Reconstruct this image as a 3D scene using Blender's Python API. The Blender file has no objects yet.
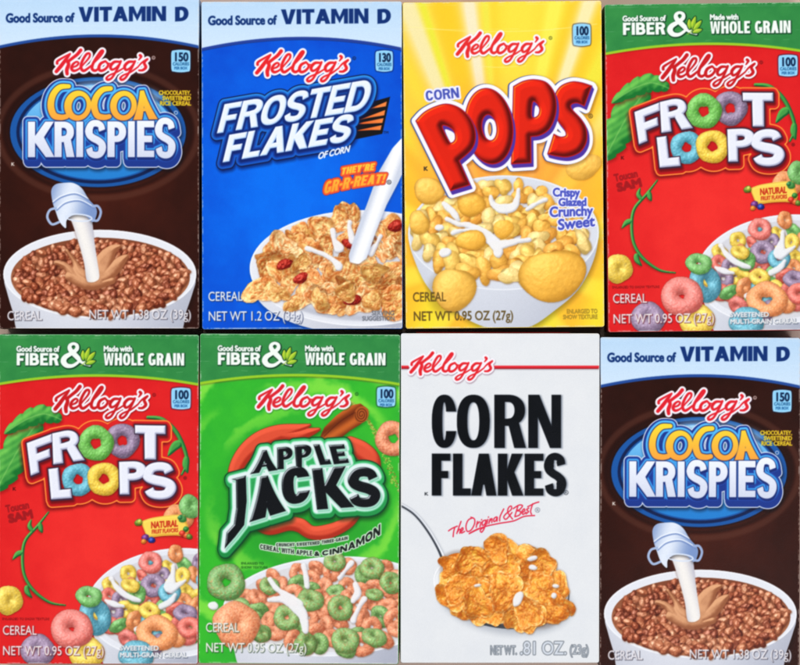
import bpy, math, random
import numpy as np
from mathutils import Matrix, Vector

S = 2.0            # print raster nodes per millimetre-ish unit
U = 0.00035        # metres per layout unit
FAR = 60.0
f32 = np.float32
random.seed(4); RS = np.random.RandomState(4)

# ------------------------------------------------------------------ noise / blur
def up(a, ny, nx, sc):
    y = np.arange(ny) / sc; x = np.arange(nx) / sc
    y0 = y.astype(int); x0 = x.astype(int); fy = (y - y0)[:, None]; fx = (x - x0)[None]
    fy = fy * fy * (3 - 2 * fy); fx = fx * fx * (3 - 2 * fx)
    g = lambda i, j: a[np.ix_((y0 + i) % a.shape[0], (x0 + j) % a.shape[1])]
    return (g(0, 0) * (1 - fx) + g(0, 1) * fx) * (1 - fy) + (g(1, 0) * (1 - fx) + g(1, 1) * fx) * fy

def fbm(ny, nx, sc, octv=3, seed=0):
    r = np.random.RandomState(seed); o = np.zeros((ny, nx)); amp = 1; tot = 0
    for k in range(octv):
        o += amp * up(r.rand(97, 97), ny, nx, max(sc / 2 ** k, 1.0)); tot += amp; amp *= .55
    return (o / tot).astype(f32)

BANK = [fbm(900, 900, s, o, i) for i, (s, o) in enumerate([(3, 2), (7, 3), (18, 4), (40, 4)])]

def blur(a, n):
    for _ in range(n):
        p = np.concatenate([a[:1], a, a[-1:]]); a = (p[:-2] + 2 * p[1:-1] + p[2:]) / 4
        p = np.concatenate([a[:, :1], a, a[:, -1:]], 1); a = (p[:, :-2] + 2 * p[:, 1:-1] + p[:, 2:]) / 4
    return a

def rgb(c): return np.array(c, f32) / 255.0
def mixc(a, b, t): return rgb(a) * (1 - t[..., None]) + rgb(b) * t[..., None]
def sstep(a, b, x):
    t = np.clip((x - a) / (b - a), 0, 1); return t * t * (3 - 2 * t)

# ------------------------------------------------------------------ curves
def crom(pts, n=8, closed=False):
    p = np.array(pts, float); N = len(p); out = []
    rng = range(N) if closed else range(N - 1)
    for i in rng:
        if closed: a, b, c, d = p[(i - 1) % N], p[i], p[(i + 1) % N], p[(i + 2) % N]
        else: a, b, c, d = p[max(i - 1, 0)], p[i], p[i + 1], p[min(i + 2, N - 1)]
        for k in range(n):
            t = k / n
            out.append(.5 * (2 * b + (c - a) * t + (2 * a - 5 * b + 4 * c - d) * t * t + (3 * b - 3 * c + d - a) * t ** 3))
    if not closed: out.append(p[-1])
    return np.array(out)

def ell(cx, cy, rx, ry, rot=0, n=64, k=2.0):
    t = np.linspace(0, 2 * math.pi, n, endpoint=False)
    x = np.sign(np.cos(t)) * np.abs(np.cos(t)) ** (2 / k) * rx; y = np.sign(np.sin(t)) * np.abs(np.sin(t)) ** (2 / k) * ry
    c, s = math.cos(math.radians(rot)), math.sin(math.radians(rot))
    return np.stack([cx + x * c - y * s, cy + x * s + y * c], 1)

# ------------------------------------------------------------------ heavy display alphabet in a unit box (y down)
def sell(cx, cy, rx, ry, a0, a1, n=40, k=2.35):
    t = np.radians(np.linspace(a0, a1, n))
    return np.stack([cx + np.sign(np.cos(t)) * np.abs(np.cos(t)) ** (2 / k) * rx, cy + np.sign(np.sin(t)) * np.abs(np.sin(t)) ** (2 / k) * ry], 1)

def glyph(ch, sx, sy):
    """list of polygon groups; a group is [outer, hole, ...]"""
    R = lambda x0, y0, x1, y1: [[(x0, y0), (x1, y0), (x1, y1), (x0, y1)]]
    P = lambda *p: [list(p)]
    d = sx * 1.08
    if ch == 'I': return [R(0, 0, 1, 1)]
    if ch == '-': return [R(0, .42, 1, .62)]
    if ch == '.': return [R(0, .8, 1, 1)]
    if ch == "'": return [P((.1, 0), (1, 0), (.6, .32), (.1, .32))]
    if ch == '!': return [P((0, 0), (1, 0), (.8, .66), (.2, .66)), R(.1, .78, .9, 1)]
    if ch == 'L': return [P((0, 0), (sx, 0), (sx, 1 - sy), (1, 1 - sy), (1, 1), (0, 1))]
    if ch == 'F': return [P((0, 0), (1, 0), (1, sy), (sx, sy), (sx, .42), (.88, .42), (.88, .42 + sy), (sx, .42 + sy), (sx, 1), (0, 1))]
    if ch == 'E': return [P((0, 0), (1, 0), (1, sy), (sx, sy), (sx, .5 - sy / 2), (.88, .5 - sy / 2), (.88, .5 + sy / 2), (sx, .5 + sy / 2), (sx, 1 - sy), (1, 1 - sy), (1, 1), (0, 1))]
    if ch == 'T': return [P((0, 0), (1, 0), (1, sy), (.5 + sx / 2, sy), (.5 + sx / 2, 1), (.5 - sx / 2, 1), (.5 - sx / 2, sy), (0, sy))]
    if ch == 'H': return [P((0, 0), (sx, 0), (sx, .5 - sy / 2), (1 - sx, .5 - sy / 2), (1 - sx, 0), (1, 0), (1, 1), (1 - sx, 1), (1 - sx, .5 + sy / 2), (sx, .5 + sy / 2), (sx, 1), (0, 1))]
    if ch == 'K': return [P((0, 0), (sx, 0), (sx, .40), (1 - 1.2 * sx, 0), (1, 0), (.5 + sx * .42, .44), (1.02, 1), (1.02 - 1.2 * sx, 1), (sx, .60), (sx, 1), (0, 1))]
    if ch == 'N': return [P((0, 0), (d, 0), (1 - sx * .92, .60), (1 - sx * .92, 0), (1, 0), (1, 1), (1 - d, 1), (sx * .92, .40), (sx * .92, 1), (0, 1))]
    if ch == 'M': return [P((0, 0), (d, 0), (.5, .55), (1 - d, 0), (1, 0), (1, 1), (1 - sx * .9, 1), (1 - sx * .9, .42), (.5, .98), (sx * .9, .42), (sx * .9, 1), (0, 1))]
    if ch == 'V': return [P((0, 0), (d, 0), (.5, .68), (1 - d, 0), (1, 0), (.5 + d / 2, 1), (.5 - d / 2, 1))]
    if ch == 'Y': return [P((0, 0), (d, 0), (.5, .38), (1 - d, 0), (1, 0), (.5 + sx / 2, .6), (.5 + sx / 2, 1), (.5 - sx / 2, 1), (.5 - sx / 2, .6))]
    if ch == 'W': return [P((0, 0), (sx * .9, 0), (.27, .66), (.5 - sx * .38, 0), (.5 + sx * .38, 0), (.73, .66), (1 - sx * .9, 0), (1, 0), (.73 + sx * .45, 1), (.73 - sx * .42, 1), (.5, .42), (.27 + sx * .42, 1), (.27 - sx * .45, 1))]
    if ch == 'A':
        w = d * .98
        return [P((0, 1), (.5 - w / 2, 0), (.5 + w / 2, 0), (w, 1)), P((1, 1), (.5 + w / 2, 0), (.5 - w / 2, 0), (1 - w, 1)), P((.2, .60), (.8, .60), (.84, .60 + sy * .85), (.16, .60 + sy * .85))]
    if ch == 'O': return [[sell(.5, .5, .5, .5, 0, 357), sell(.5, .5, .5 - sx, .5 - sy, 0, 357)]]
    if ch == 'C':
        k = 2.35; yc = .31; ao = math.degrees(math.asin(min(1, ((.5 - yc) / .5) ** (k / 2)))); ai = math.degrees(math.asin(min(1, max(0, (.5 - yc) / (.5 - sy)) ** (k / 2))))
        return [[np.concatenate([sell(.5, .5, .5, .5, -ao, -360 + ao), sell(.5, .5, .5 - sx, .5 - sy, -360 + ai, -ai)])]]
    if ch == 'G':
        o = sell(.5, .5, .5, .5, -45, -330); i = sell(.5, .5, .5 - sx, .5 - sy, -330, -40)
        return [[np.concatenate([o, i])], R(.52, .5, 1, .5 + sy * .9), R(1 - sx * .9, .5, 1, .93)]
    if ch == 'D':
        return [[np.concatenate([[(0, 0)], sell(.42, .5, .58, .5, -90, 90, k=2.2), [(0, 1)]]), np.concatenate([[(sx, sy)], sell(.42, .5, .58 - sx, .5 - sy, -90, 90, k=2.2), [(sx, 1 - sy)]])]]
    if ch in 'PR':
        h = .58; t = sy * .95
        g = [[np.concatenate([[(0, 0)], sell(.45, h / 2, .55, h / 2, -90, 90, k=2.2), [(0, h)]]), np.concatenate([[(sx, t)], sell(.45, h / 2, .55 - sx, h / 2 - t, -90, 90, k=2.2), [(sx, h - t)]])], R(0, 0, sx, 1)]
        if ch == 'R': g.append(P((.42, h - t), (.42 + sx * 1.0, h - t * 1.2), (1.03, 1), (1.03 - sx * 1.12, 1)))
        return g
    if ch == 'B':
        h = .5 + sy / 2; g = []
        for y0, y1, w in ((0, h, .93), (1 - h, 1, 1)):
            m = (y0 + y1) / 2; hh = (y1 - y0) / 2
            g.append([np.concatenate([[(0, y0)], sell(w - .5, m, .5, hh, -90, 90, k=2.2), [(0, y1)]]), np.concatenate([[(sx, y0 + sy)], sell(w - .5, m, .5 - sx, hh - sy, -90, 90, k=2.2), [(sx, y1 - sy)]])])
        return g
    if ch == 'U':
        return [[np.concatenate([[(0, 0)], sell(.5, .62, .5, .38, 180, 0), [(1, 0), (1 - sx, 0)], sell(.5, .62, .5 - sx, .38 - sy, 0, 180), [(sx, 0)]])]]
    if ch == 'J':
        return [[np.concatenate([[(1, 0)], sell(.5, .68, .5, .32, 0, 180), [(sx, .68)], sell(.5, .68, .5 - sx, .32 - sy, 180, 0), [(1 - sx, 0)]])]]
    if ch == 'Z': return [P((0, 0), (1, 0), (1, sy), (d, 1 - sy), (1, 1 - sy), (1, 1), (0, 1), (0, 1 - sy), (1 - d, sy), (0, sy))]
    if ch == 'S':
        c = crom([(1.0, .22), (.88, .05), (.55, -.02), (.2, .02), (0.0, .2), (.06, .36), (.3, .46), (.7, .55), (.96, .66), (1.0, .82), (.82, .98), (.48, 1.02), (.14, .96), (0, .79)], 6)
        c = c * [1 - sx, 1 - sy] + [sx / 2, sy / 2]
        t = np.gradient(c, axis=0); asp = 1.0
        n = np.stack([t[:, 1], -t[:, 0]], 1); n /= np.linalg.norm(n, axis=1)[:, None] + 1e-9
        m = np.interp(np.linspace(0, 1, len(c)), [0, .12, .5, .88, 1], [.9, 1, 1.12, 1, .9])[:, None]
        return [[np.concatenate([c + n * [sx / 2, sy / 2] * m, (c - n * [sx / 2, sy / 2] * m)[::-1]])]]
    return []

WID = dict(M=1.25, W=1.45, I=-1, N=1.05, O=1.08, A=1.12, V=1.1, E=.85, F=.82, L=.78, T=.92, S=.95, H=1.05, G=1.05, D=1.03)

def quadmap(q):
    q = np.array(q, float)
    def f(p):
        u, v = p[:, :1], p[:, 1:]
        return (q[0] * (1 - u) + q[1] * u) * (1 - v) + (q[3] * (1 - u) + q[2] * u) * v
    return f

def dens(poly, n=6):
    p = np.array(poly, float)
    if len(p) > 24: return p
    return np.concatenate([p[i] + (p[(i + 1) % len(p)] - p[i]) * np.linspace(0, 1, n, endpoint=False)[:, None] for i in range(len(p))])

# ------------------------------------------------------------------ font glyphs
_fc = {}
def _outl(txt):
    c = bpy.data.curves.new('t', 'FONT'); c.body = txt; c.resolution_u = 3
    o = bpy.data.objects.new('t', c); bpy.context.scene.collection.objects.link(o)
    dg = bpy.context.evaluated_depsgraph_get()
    k = o.evaluated_get(dg).to_curve(dg); res = []
    for sp in k.splines:
        b = sp.bezier_points; n = len(b); pts = []
        for i in range(n):
            p0, h0, h1, p1 = b[i].co, b[i].handle_right, b[(i + 1) % n].handle_left, b[(i + 1) % n].co
            st = 1 if (h0 - p0).length < 1e-6 and (h1 - p1).length < 1e-6 else 4
            for s in range(st):
                t = s / st; q = p0 * (1 - t) ** 3 + h0 * 3 * t * (1 - t) ** 2 + h1 * 3 * t * t * (1 - t) + p1 * t ** 3
                pts.append((q.x, -q.y))
        if len(pts) > 2: res.append(np.array(pts))
    o.evaluated_get(dg).to_curve_clear()
    bpy.data.objects.remove(o); bpy.data.curves.remove(c)
    return res

def fglyph(ch):
    if ch not in _fc:
        g = _outl(ch) if ch != ' ' else []
        i0 = min(p[:, 0].min() for p in _outl('I'))
        a = _outl(ch + 'I' if ch != ' ' else 'I I')
        adv = (a[-1][:, 0].min() - i0) if ch != ' ' else .25
        _fc[ch] = (g, float(adv))
    return _fc[ch]

# ------------------------------------------------------------------ canvas
class Art:
    def __init__(s, x0, y0, x1, y1, base):
        s.x0, s.y0, s.x1, s.y1 = x0, y0, x1, y1
        s.nx = int(round((x1 - x0) * S)) + 1; s.ny = int(round((y1 - y0) * S)) + 1
        s.X, s.Y = np.meshgrid(np.linspace(x0, x1, s.nx), np.linspace(y0, y1, s.ny)); s.X = s.X.astype(f32); s.Y = s.Y.astype(f32)
        s.C = np.empty((s.ny, s.nx, 3), f32); s.C[:] = rgb(base)
        s.parts = []; s.cur = None
        s.edge = s.rrect(x0 + .4, y0 + .4, x1 - .4, y1 - .4, 2.2)
    def full(s): return np.full((s.ny, s.nx), FAR, f32)
    def win(s, xa, ya, xb, yb):
        j0 = int(max(0, math.floor((xa - s.x0) * S))); j1 = int(min(s.nx, math.ceil((xb - s.x0) * S) + 1))
        i0 = int(max(0, math.floor((ya - s.y0) * S))); i1 = int(min(s.ny, math.ceil((yb - s.y0) * S) + 1))
        return (slice(i0, i1), slice(j0, j1)) if i1 > i0 and j1 > j0 else None
    # --- distance fields
    def rrect(s, xa, ya, xb, yb, r):
        cx, cy, hx, hy = (xa + xb) / 2, (ya + yb) / 2, (xb - xa) / 2 - r, (yb - ya) / 2 - r
        dx = np.abs(s.X - cx) - hx; dy = np.abs(s.Y - cy) - hy
        return np.hypot(np.maximum(dx, 0), np.maximum(dy, 0)) + np.minimum(np.maximum(dx, dy), 0) - r
    def poly(s, conts, m=15, out=None):
        out = s.full() if out is None else out
        cs = [np.asarray(c, float) for c in conts]; a = np.concatenate(cs)
        w = s.win(a[:, 0].min() - m, a[:, 1].min() - m, a[:, 0].max() + m, a[:, 1].max() + m)
        if w is None: return out
        X = s.X[w]; Y = s.Y[w]; D = np.full(X.shape, 1e9, f32); par = np.zeros(X.shape, bool)
        for c in cs:
            n = np.roll(c, -1, 0)
            for (ax, ay), (bx, by) in zip(c, n):
                ex, ey = bx - ax, by - ay; L = ex * ex + ey * ey
                if L < 1e-12: continue
                px = X - f32(ax); py = Y - f32(ay)
                t = np.clip((px * f32(ex) + py * f32(ey)) * f32(1 / L), 0, 1)
                np.minimum(D, (px - t * f32(ex)) ** 2 + (py - t * f32(ey)) ** 2, out=D)
                if ey != 0:
                    cr = (Y >= min(ay, by)) & (Y < max(ay, by))
                    par ^= cr & (X < ax + (Y - ay) * (ex / ey))
        D = np.sqrt(D); D[par] *= -1
        out[w] = np.minimum(out[w], D); return out
    def spoly(s, pts, n=6, **k): return s.poly([crom(pts, n, True)], **k)
    def ell(s, *a, **k): return s.poly([ell(*a, n=72)], m=k.get('m', 15))
    def stroke(s, pts, r, n=7, smooth=True, out=None, m=15):
        out = s.full() if out is None else out
        p = np.array(pts, float); rr = np.broadcast_to(np.array(r, float), (len(p),))
        q = np.concatenate([p, rr[:, None]], 1)
        if smooth: q = crom(q, n)
        w = s.win(p[:, 0].min() - m, p[:, 1].min() - m, p[:, 0].max() + m, p[:, 1].max() + m)
        if w is None: return out
        X = s.X[w]; Y = s.Y[w]; D = out[w]
        for a, b in zip(q[:-1], q[1:]):
            ex, ey = b[0] - a[0], b[1] - a[1]; L = ex * ex + ey * ey + 1e-9
            t = np.clip(((X - a[0]) * ex + (Y - a[1]) * ey) / L, 0, 1)
            D = np.minimum(D, np.hypot(X - a[0] - t * ex, Y - a[1] - t * ey) - (a[2] + t * (b[2] - a[2])))
        out[w] = D; return out
    def letter(s, ch, quad, stem, bar=None, out=None, m=15):
        out = s.full() if out is None else out; q = np.array(quad, float)
        w = (np.linalg.norm(q[1] - q[0]) + np.linalg.norm(q[2] - q[3])) / 2; h = (np.linalg.norm(q[3] - q[0]) + np.linalg.norm(q[2] - q[1])) / 2
        f = quadmap(q)
        for g in glyph(ch, stem / w, (bar or stem) / h): s.poly([f(dens(c)) for c in g], m=m, out=out)
        return out
    def word(s, txt, quad, stem, bar, gap, out=None, m=15, wf=None):
        """heavy word filling a quad (or a warp function of u,v in the unit square)"""
        out = s.full() if out is None else out
        if callable(quad):
            f = quad; e = f(np.array([[0, .5], [.25, .5], [.5, .5], [.75, .5], [1, .5]])); W = np.linalg.norm(np.diff(e, axis=0), axis=1).sum()
            e = f(np.array([[.5, 0], [.5, 1]])); H = np.linalg.norm(e[1] - e[0])
        else:
            q = np.array(quad, float); f = quadmap(q); W = (np.linalg.norm(q[1] - q[0]) + np.linalg.norm(q[2] - q[3])) / 2
            H = (np.linalg.norm(q[3] - q[0]) + np.linalg.norm(q[2] - q[1])) / 2
        ws = [(stem if c in "I.!'" else .5 * 1.0 if c == '_' else None) for c in txt]
        rel = [0 if c in "I.!'" else (.45 if c in ' -' else WID.get(c, 1)) for c in txt]
        fix = sum(stem for c in txt if c in "I.!'"); unit = (W - fix - gap * (len(txt) - 1)) / sum(rel); x = 0
        for c, r in zip(txt, rel):
            w = stem if c in "I.!'" else unit * r
            if c != ' ':
                for g in glyph(c, min(stem / w, .48), bar / H):
                    s.poly([f(dens(k) * [w / W, 1] + [x / W, 0]) for k in g], m=m, out=out)
            x += w + gap
        return out
    def text(s, txt, x0, x1, base, cap, bold=.12, warp=None, out=None, m=3, slant=0):
        """light word from the built-in face: cap height cap, fitted between x0 and x1"""
        out = s.full() if out is None else out
        gl = [fglyph(c) for c in txt]; tot = sum(a for g, a in gl); H = .73
        pen = 0; sx = (x1 - x0) / max(tot - .08, .1)
        for g, a in gl:
            if g:
                cs = [np.stack([x0 + (c[:, 0] + pen - .04) * sx - slant * c[:, 1] * cap / H, base + c[:, 1] * cap / H], 1) for c in g]
                if warp: cs = [warp(c) for c in cs]
                t = s.poly(cs, m=m + bold) - bold
                np.minimum(out, t, out=out)
            pen += a
        return out
    # --- painting
    def part(s, name, parent=None, label=None):
        s.cur = dict(name=name, parent=parent, mask=s.full(), label=label); s.parts.append(s.cur)
    def nopart(s): s.cur = None
    def add(s, sd):
        if s.cur is not None: np.minimum(s.cur['mask'], sd, out=s.cur['mask'])
    def fill(s, sd, col, al=1.0, aa=1.0, add=True):
        a = np.clip(.5 - sd * S / aa, 0, 1) * al
        c = rgb(col) if not isinstance(col, np.ndarray) else col
        a = a[..., None]; s.C *= 1 - a; s.C += a * c
        if add: s.add(sd)
    def soft(s, sd, col, r, al=1.0, dx=0, dy=0):
        if dx or dy: sd = s.shift(sd, dx, dy)
        a = (al * sstep(r, -r, sd))[..., None]; s.C *= 1 - a; s.C += a * rgb(col)
    def shift(s, sd, dx, dy):
        i, j = int(round(dy * S)), int(round(dx * S)); o = np.roll(np.roll(sd, i, 0), j, 1)
        if i > 0: o[:i] = o[i]
        if i < 0: o[i:] = o[i - 1]
        if j > 0: o[:, :j] = o[:, j:j + 1]
        if j < 0: o[:, j:] = o[:, j - 1:j]
        return o
    def extr(s, sd, dx, dy, n=6):
        o = sd
        for k in range(1, n + 1): o = np.minimum(o, s.shift(sd, dx * k / n, dy * k / n))
        return o
    def grad(s, sd):
        gy, gx = np.gradient(blur(np.clip(sd, -30, 12), 1)); n = np.hypot(gx, gy) + 1e-6; return gx / n, gy / n
    def puff(s, sd, r, L=(-.5, -.6, .62)):
        gx, gy = s.grad(sd); t = np.clip(-sd / r, 0, 1); k = 1 - t; nz = np.sqrt(np.clip(1 - k * k, 0, 1))
        return gx * k * L[0] + gy * k * L[1] + nz * L[2]
    def spots(s, sd, amt): return s
    # --- three-dimensional looking printed food
    def splat(s, P, N, col, cx, cy, bump=.5, bank=0, amb=.42, spec=.12, sp=18, shadow=.5, rough=None):
        R = float(np.abs(P[:, :2]).max()) + 4
        w = s.win(cx - R, cy - R, cx + R, cy + R)
        if w is None: return
        i0, j0 = w[0].start, w[1].start; h, ww = s.X[w].shape
        ix = np.round((P[:, 0] + cx - s.x0) * S).astype(int) - j0; iy = np.round((P[:, 1] + cy - s.y0) * S).astype(int) - i0
        ok = (ix >= 0) & (ix < ww) & (iy >= 0) & (iy < h); P, N, ix, iy = P[ok], N[ok], ix[ok], iy[ok]
        if len(ix) == 0: return
        c = col[ok] if col.ndim == 2 else np.broadcast_to(col, (len(ix), 3))
        o = np.argsort(P[:, 2], kind='stable'); ix, iy, N, c = ix[o], iy[o], N[o], c[o]
        cov = np.zeros((h, ww), f32); nn = np.zeros((h, ww, 3), f32); cc = np.zeros((h, ww, 3), f32)
        cov[iy, ix] = 1; nn[iy, ix] = N; cc[iy, ix] = c
        b = BANK[bank]; oi, oj = RS.randint(0, 900 - h) if h < 900 else 0, RS.randint(0, 900 - ww) if ww < 900 else 0
        bw = b[oi:oi + h, oj:oj + ww]; gy, gx = np.gradient(bw)
        nn[..., 0] -= gx * bump * 6; nn[..., 1] -= gy * bump * 6
        nn /= np.linalg.norm(nn, axis=2, keepdims=True) + 1e-6
        L = np.array([-.42, -.58, .70]); Hh = L + [0, 0, 1]; Hh /= np.linalg.norm(Hh)
        dl = np.clip(nn @ L, 0, 1)[..., None]; sh = (np.clip(nn @ Hh, 0, 1) ** sp)[..., None] * spec
        rim = (1 - np.clip(nn[..., 2], 0, 1))[..., None]
        lum = amb + (1.1 - amb) * dl; v = cc ** (1 + .9 * (1 - lum)) * (.45 + .55 * lum) * (1 - .12 * rim) + sh
        v *= (1 + .10 * (bw[..., None] - .5))
        # keep dark sides warm/saturated instead of grey
        v = np.clip(v, 0, 1)
        pc = blur(cov, 1); pv = blur(v * cov[..., None], 1)
        if shadow:
            k = np.zeros_like(cov); k[1:, 1:] = cov[:-1, :-1]; k = blur(k, 5); s.C[w] *= 1 - shadow * (k * (1 - cov))[..., None] * np.array([.55, .78, .95], f32)
        a = np.clip(pc * 1.6 - .3, 0, 1)[..., None]
        s.C[w] = s.C[w] * (1 - a) + a * pv / np.maximum(pc, 1e-3)[..., None]
        if s.cur is not None: s.cur['mask'][w] = np.minimum(s.cur['mask'][w], (.5 - pc) / S * 2)
    def rotm(s, tilt, ang, spin=0):
        ct, st = math.cos(tilt), math.sin(tilt); ca, sa = math.cos(ang), math.sin(ang); cs, ss = math.cos(spin), math.sin(spin)
        Rx = np.array([[1, 0, 0], [0, ct, -st], [0, st, ct]]); Rz = np.array([[ca, -sa, 0], [sa, ca, 0], [0, 0, 1]]); Rs = np.array([[cs, -ss, 0], [ss, cs, 0], [0, 0, 1]])
        return Rz @ Rx @ Rs
    def ring(s, cx, cy, R, col, tilt=0, ang=0, tube=.42, speck=None, **k):
        tr = R * tube; Rm = R - tr; nu = int(max(60, R * S * 9)); nv = int(max(30, tr * S * 8))
        u, v = np.meshgrid(np.linspace(0, 2 * math.pi, nu), np.linspace(0, 2 * math.pi, nv)); u = u.ravel(); v = v.ravel()
        ph = RS.rand(6) * 6.3; lump = 1 + .05 * np.sin(3 * u + ph[0]) + .04 * np.sin(5 * u + ph[1]) + .05 * np.sin(2 * v + 4 * u + ph[2])
        N = np.stack([np.cos(v) * np.cos(u), np.cos(v) * np.sin(u), np.sin(v)], 1)
        P = np.stack([(Rm + tr * lump * np.cos(v)) * np.cos(u), (Rm + tr * lump * np.cos(v)) * np.sin(u), .9 * tr * lump * np.sin(v)], 1)
        M = s.rotm(tilt, ang).T; P = P @ M; N = N @ M
        c = rgb(col)[None] * np.ones((len(P), 1), f32)
        g = RS.rand(len(P), 1) ; c = c * (1 - .09 + .18 * g)
        if speck is not None:
            n = RS.rand(60, 90); mk = up(n, nv, nu, 3.2).ravel() > .74; c[mk] = c[mk] * .45 + rgb(speck) * .55
        c = c * (1 + .16 * (up(RS.rand(90, 90), nv, nu, 2.2).ravel()[:, None] - .5)); fz = (sstep(.45, .8, up(RS.rand(90, 90), nv, nu, 1.6).ravel()) * .22)[:, None]; c = c * (1 - fz) + fz; k.setdefault('bump', .7); s.splat(P.astype(f32), N.astype(f32), c.astype(f32), cx, cy, **k)
    def blob(s, cx, cy, rx, ry, rz, col, ang=0, tilt=0, lump=.08, **k):
        n = int(max(24, max(rx, ry) * S * 5)); u, v = np.meshgrid(np.linspace(0, 2 * math.pi, 2 * n), np.linspace(0.02, math.pi - .02, n)); u = u.ravel(); v = v.ravel()
        ph = RS.rand(5) * 6.3; l = 1 + lump * (np.sin(2 * u + ph[0]) * np.sin(v) + .7 * np.sin(3 * u + 2 * v + ph[1]) + .5 * np.sin(5 * v + ph[2]))
        N = np.stack([np.sin(v) * np.cos(u) / rx, np.sin(v) * np.sin(u) / ry, np.cos(v) / rz], 1); N /= np.linalg.norm(N, axis=1)[:, None]
        P = np.stack([rx * l * np.sin(v) * np.cos(u), ry * l * np.sin(v) * np.sin(u), rz * l * np.cos(v)], 1)
        M = s.rotm(tilt, ang).T; c = rgb(col)[None] * np.ones((len(P), 1), f32)
        s.splat((P @ M).astype(f32), (N @ M).astype(f32), c, cx, cy, **k)
    def flake(s, cx, cy, R, col, edge=None, curl=.5, tilt=.4, ang=0, rough=.16, asp=.8, **k):
        n = int(max(40, R * S * 5)); r, t = np.meshgrid(np.linspace(0.01, 1, n), np.linspace(0, 2 * math.pi, int(n * 3.5)))
        ph = RS.rand(8) * 6.3
        o = 1 + .15 * np.sin(2 * t + ph[0]) + .13 * np.sin(3 * t + ph[1]) + .07 * np.sin(5 * t + ph[2]) + .015 * np.sin(9 * t + ph[3])
        x = r * o * np.cos(t); y = r * o * np.sin(t) * asp
        c1, c2 = RS.uniform(-1, 1, 2) * curl; z = c1 * x * x * 1.4 + c2 * y * y + .35 * curl * x * y + .07 * np.sin(4 * x + ph[4]) * np.sin(5 * y + ph[5])
        bi = up(RS.rand(40, 40), x.shape[0], x.shape[1], R * 1.9) * .7 + up(RS.rand(40, 40), x.shape[0], x.shape[1], R * .9) * .3; z = z + rough * 1.5 * (bi - .5)
        bl = up(RS.rand(90, 90), x.shape[0], x.shape[1], max(5, R * .45)); z = z + rough * .22 * (bl - .5)
        P = np.stack([x, y, z], -1) * R; du = np.gradient(P, axis=0); dv = np.gradient(P, axis=1); N = np.cross(du, dv)
        N /= np.linalg.norm(N, axis=2, keepdims=True) + 1e-9; P = P.reshape(-1, 3); N = N.reshape(-1, 3)
        M = s.rotm(tilt, ang).T; P = P @ M; N = N @ M; N[N[:, 2] < 0] *= -1
        c = rgb(col)[None] * np.ones((len(P), 1)); e = rgb(edge if edge is not None else col)[None]
        w = (np.clip(r.ravel() - .55, 0, 1) * 1.6 * (.4 + bi.ravel()))[:, None].clip(0, 1); c = c * (1 - w) + e * w
        rimw = (sstep(.76, 1.0, r.ravel()) * .8 * sstep(.3, .7, bl.ravel()))[:, None]; c = c * (1 - rimw) + rimw * (rgb(col)[None] * .5 + .5 * np.array([[1, .92, .76]])); to = (sstep(.42, .68, bi.ravel()) * .85 * (1 - rimw[:, 0]))[:, None]; c = c * (1 - to) + to * e; hl = (np.clip(bl.ravel() - .62, 0, 1) * 1.1)[:, None]; c = c * (1 - hl) + hl * np.array([[1, .93, .75]])
        k.setdefault('bump', .6); s.splat(P.astype(f32), N.astype(f32), c.astype(f32), cx, cy, **k)
    def milk(s, sd, r=2.6, col=(240, 240, 243), dark=(190, 192, 204)):
        sd = blur(sd + (BANK[1][7:s.ny + 7, 31:s.nx + 31] - .5) * .8 + (BANK[2][100:s.ny + 100, :s.nx] - .5) * 2.6, 2)
        s.soft(s.shift(sd, .6, .9), (120, 80, 50), 1.6, .4)
        h = s.puff(sd, r); s.fill(sd, mixc(dark, col, sstep(-.3, .7, h)), .95, aa=2)

# ------------------------------------------------------------------ raster -> mesh
CASES = {0: [], 1: [[0, 4, 7]], 2: [[4, 1, 5]], 4: [[5, 2, 6]], 8: [[6, 3, 7]], 3: [[0, 1, 5, 7]], 6: [[4, 1, 2, 6]], 12: [[7, 5, 2, 3]], 9: [[0, 4, 6, 3]],
         5: [[0, 4, 7], [5, 2, 6]], 10: [[4, 1, 5], [6, 3, 7]], 7: [[0, 1, 2, 6, 7]], 11: [[0, 1, 5, 6, 3]], 13: [[0, 4, 5, 2, 3]], 14: [[4, 1, 2, 3, 7]], 15: [[0, 1, 2, 3]]}

def lin(c):
    c = np.clip(c, 0, 1); return np.where(c <= .04045, c / 12.92, ((c + .055) / 1.055) ** 2.4)

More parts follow.
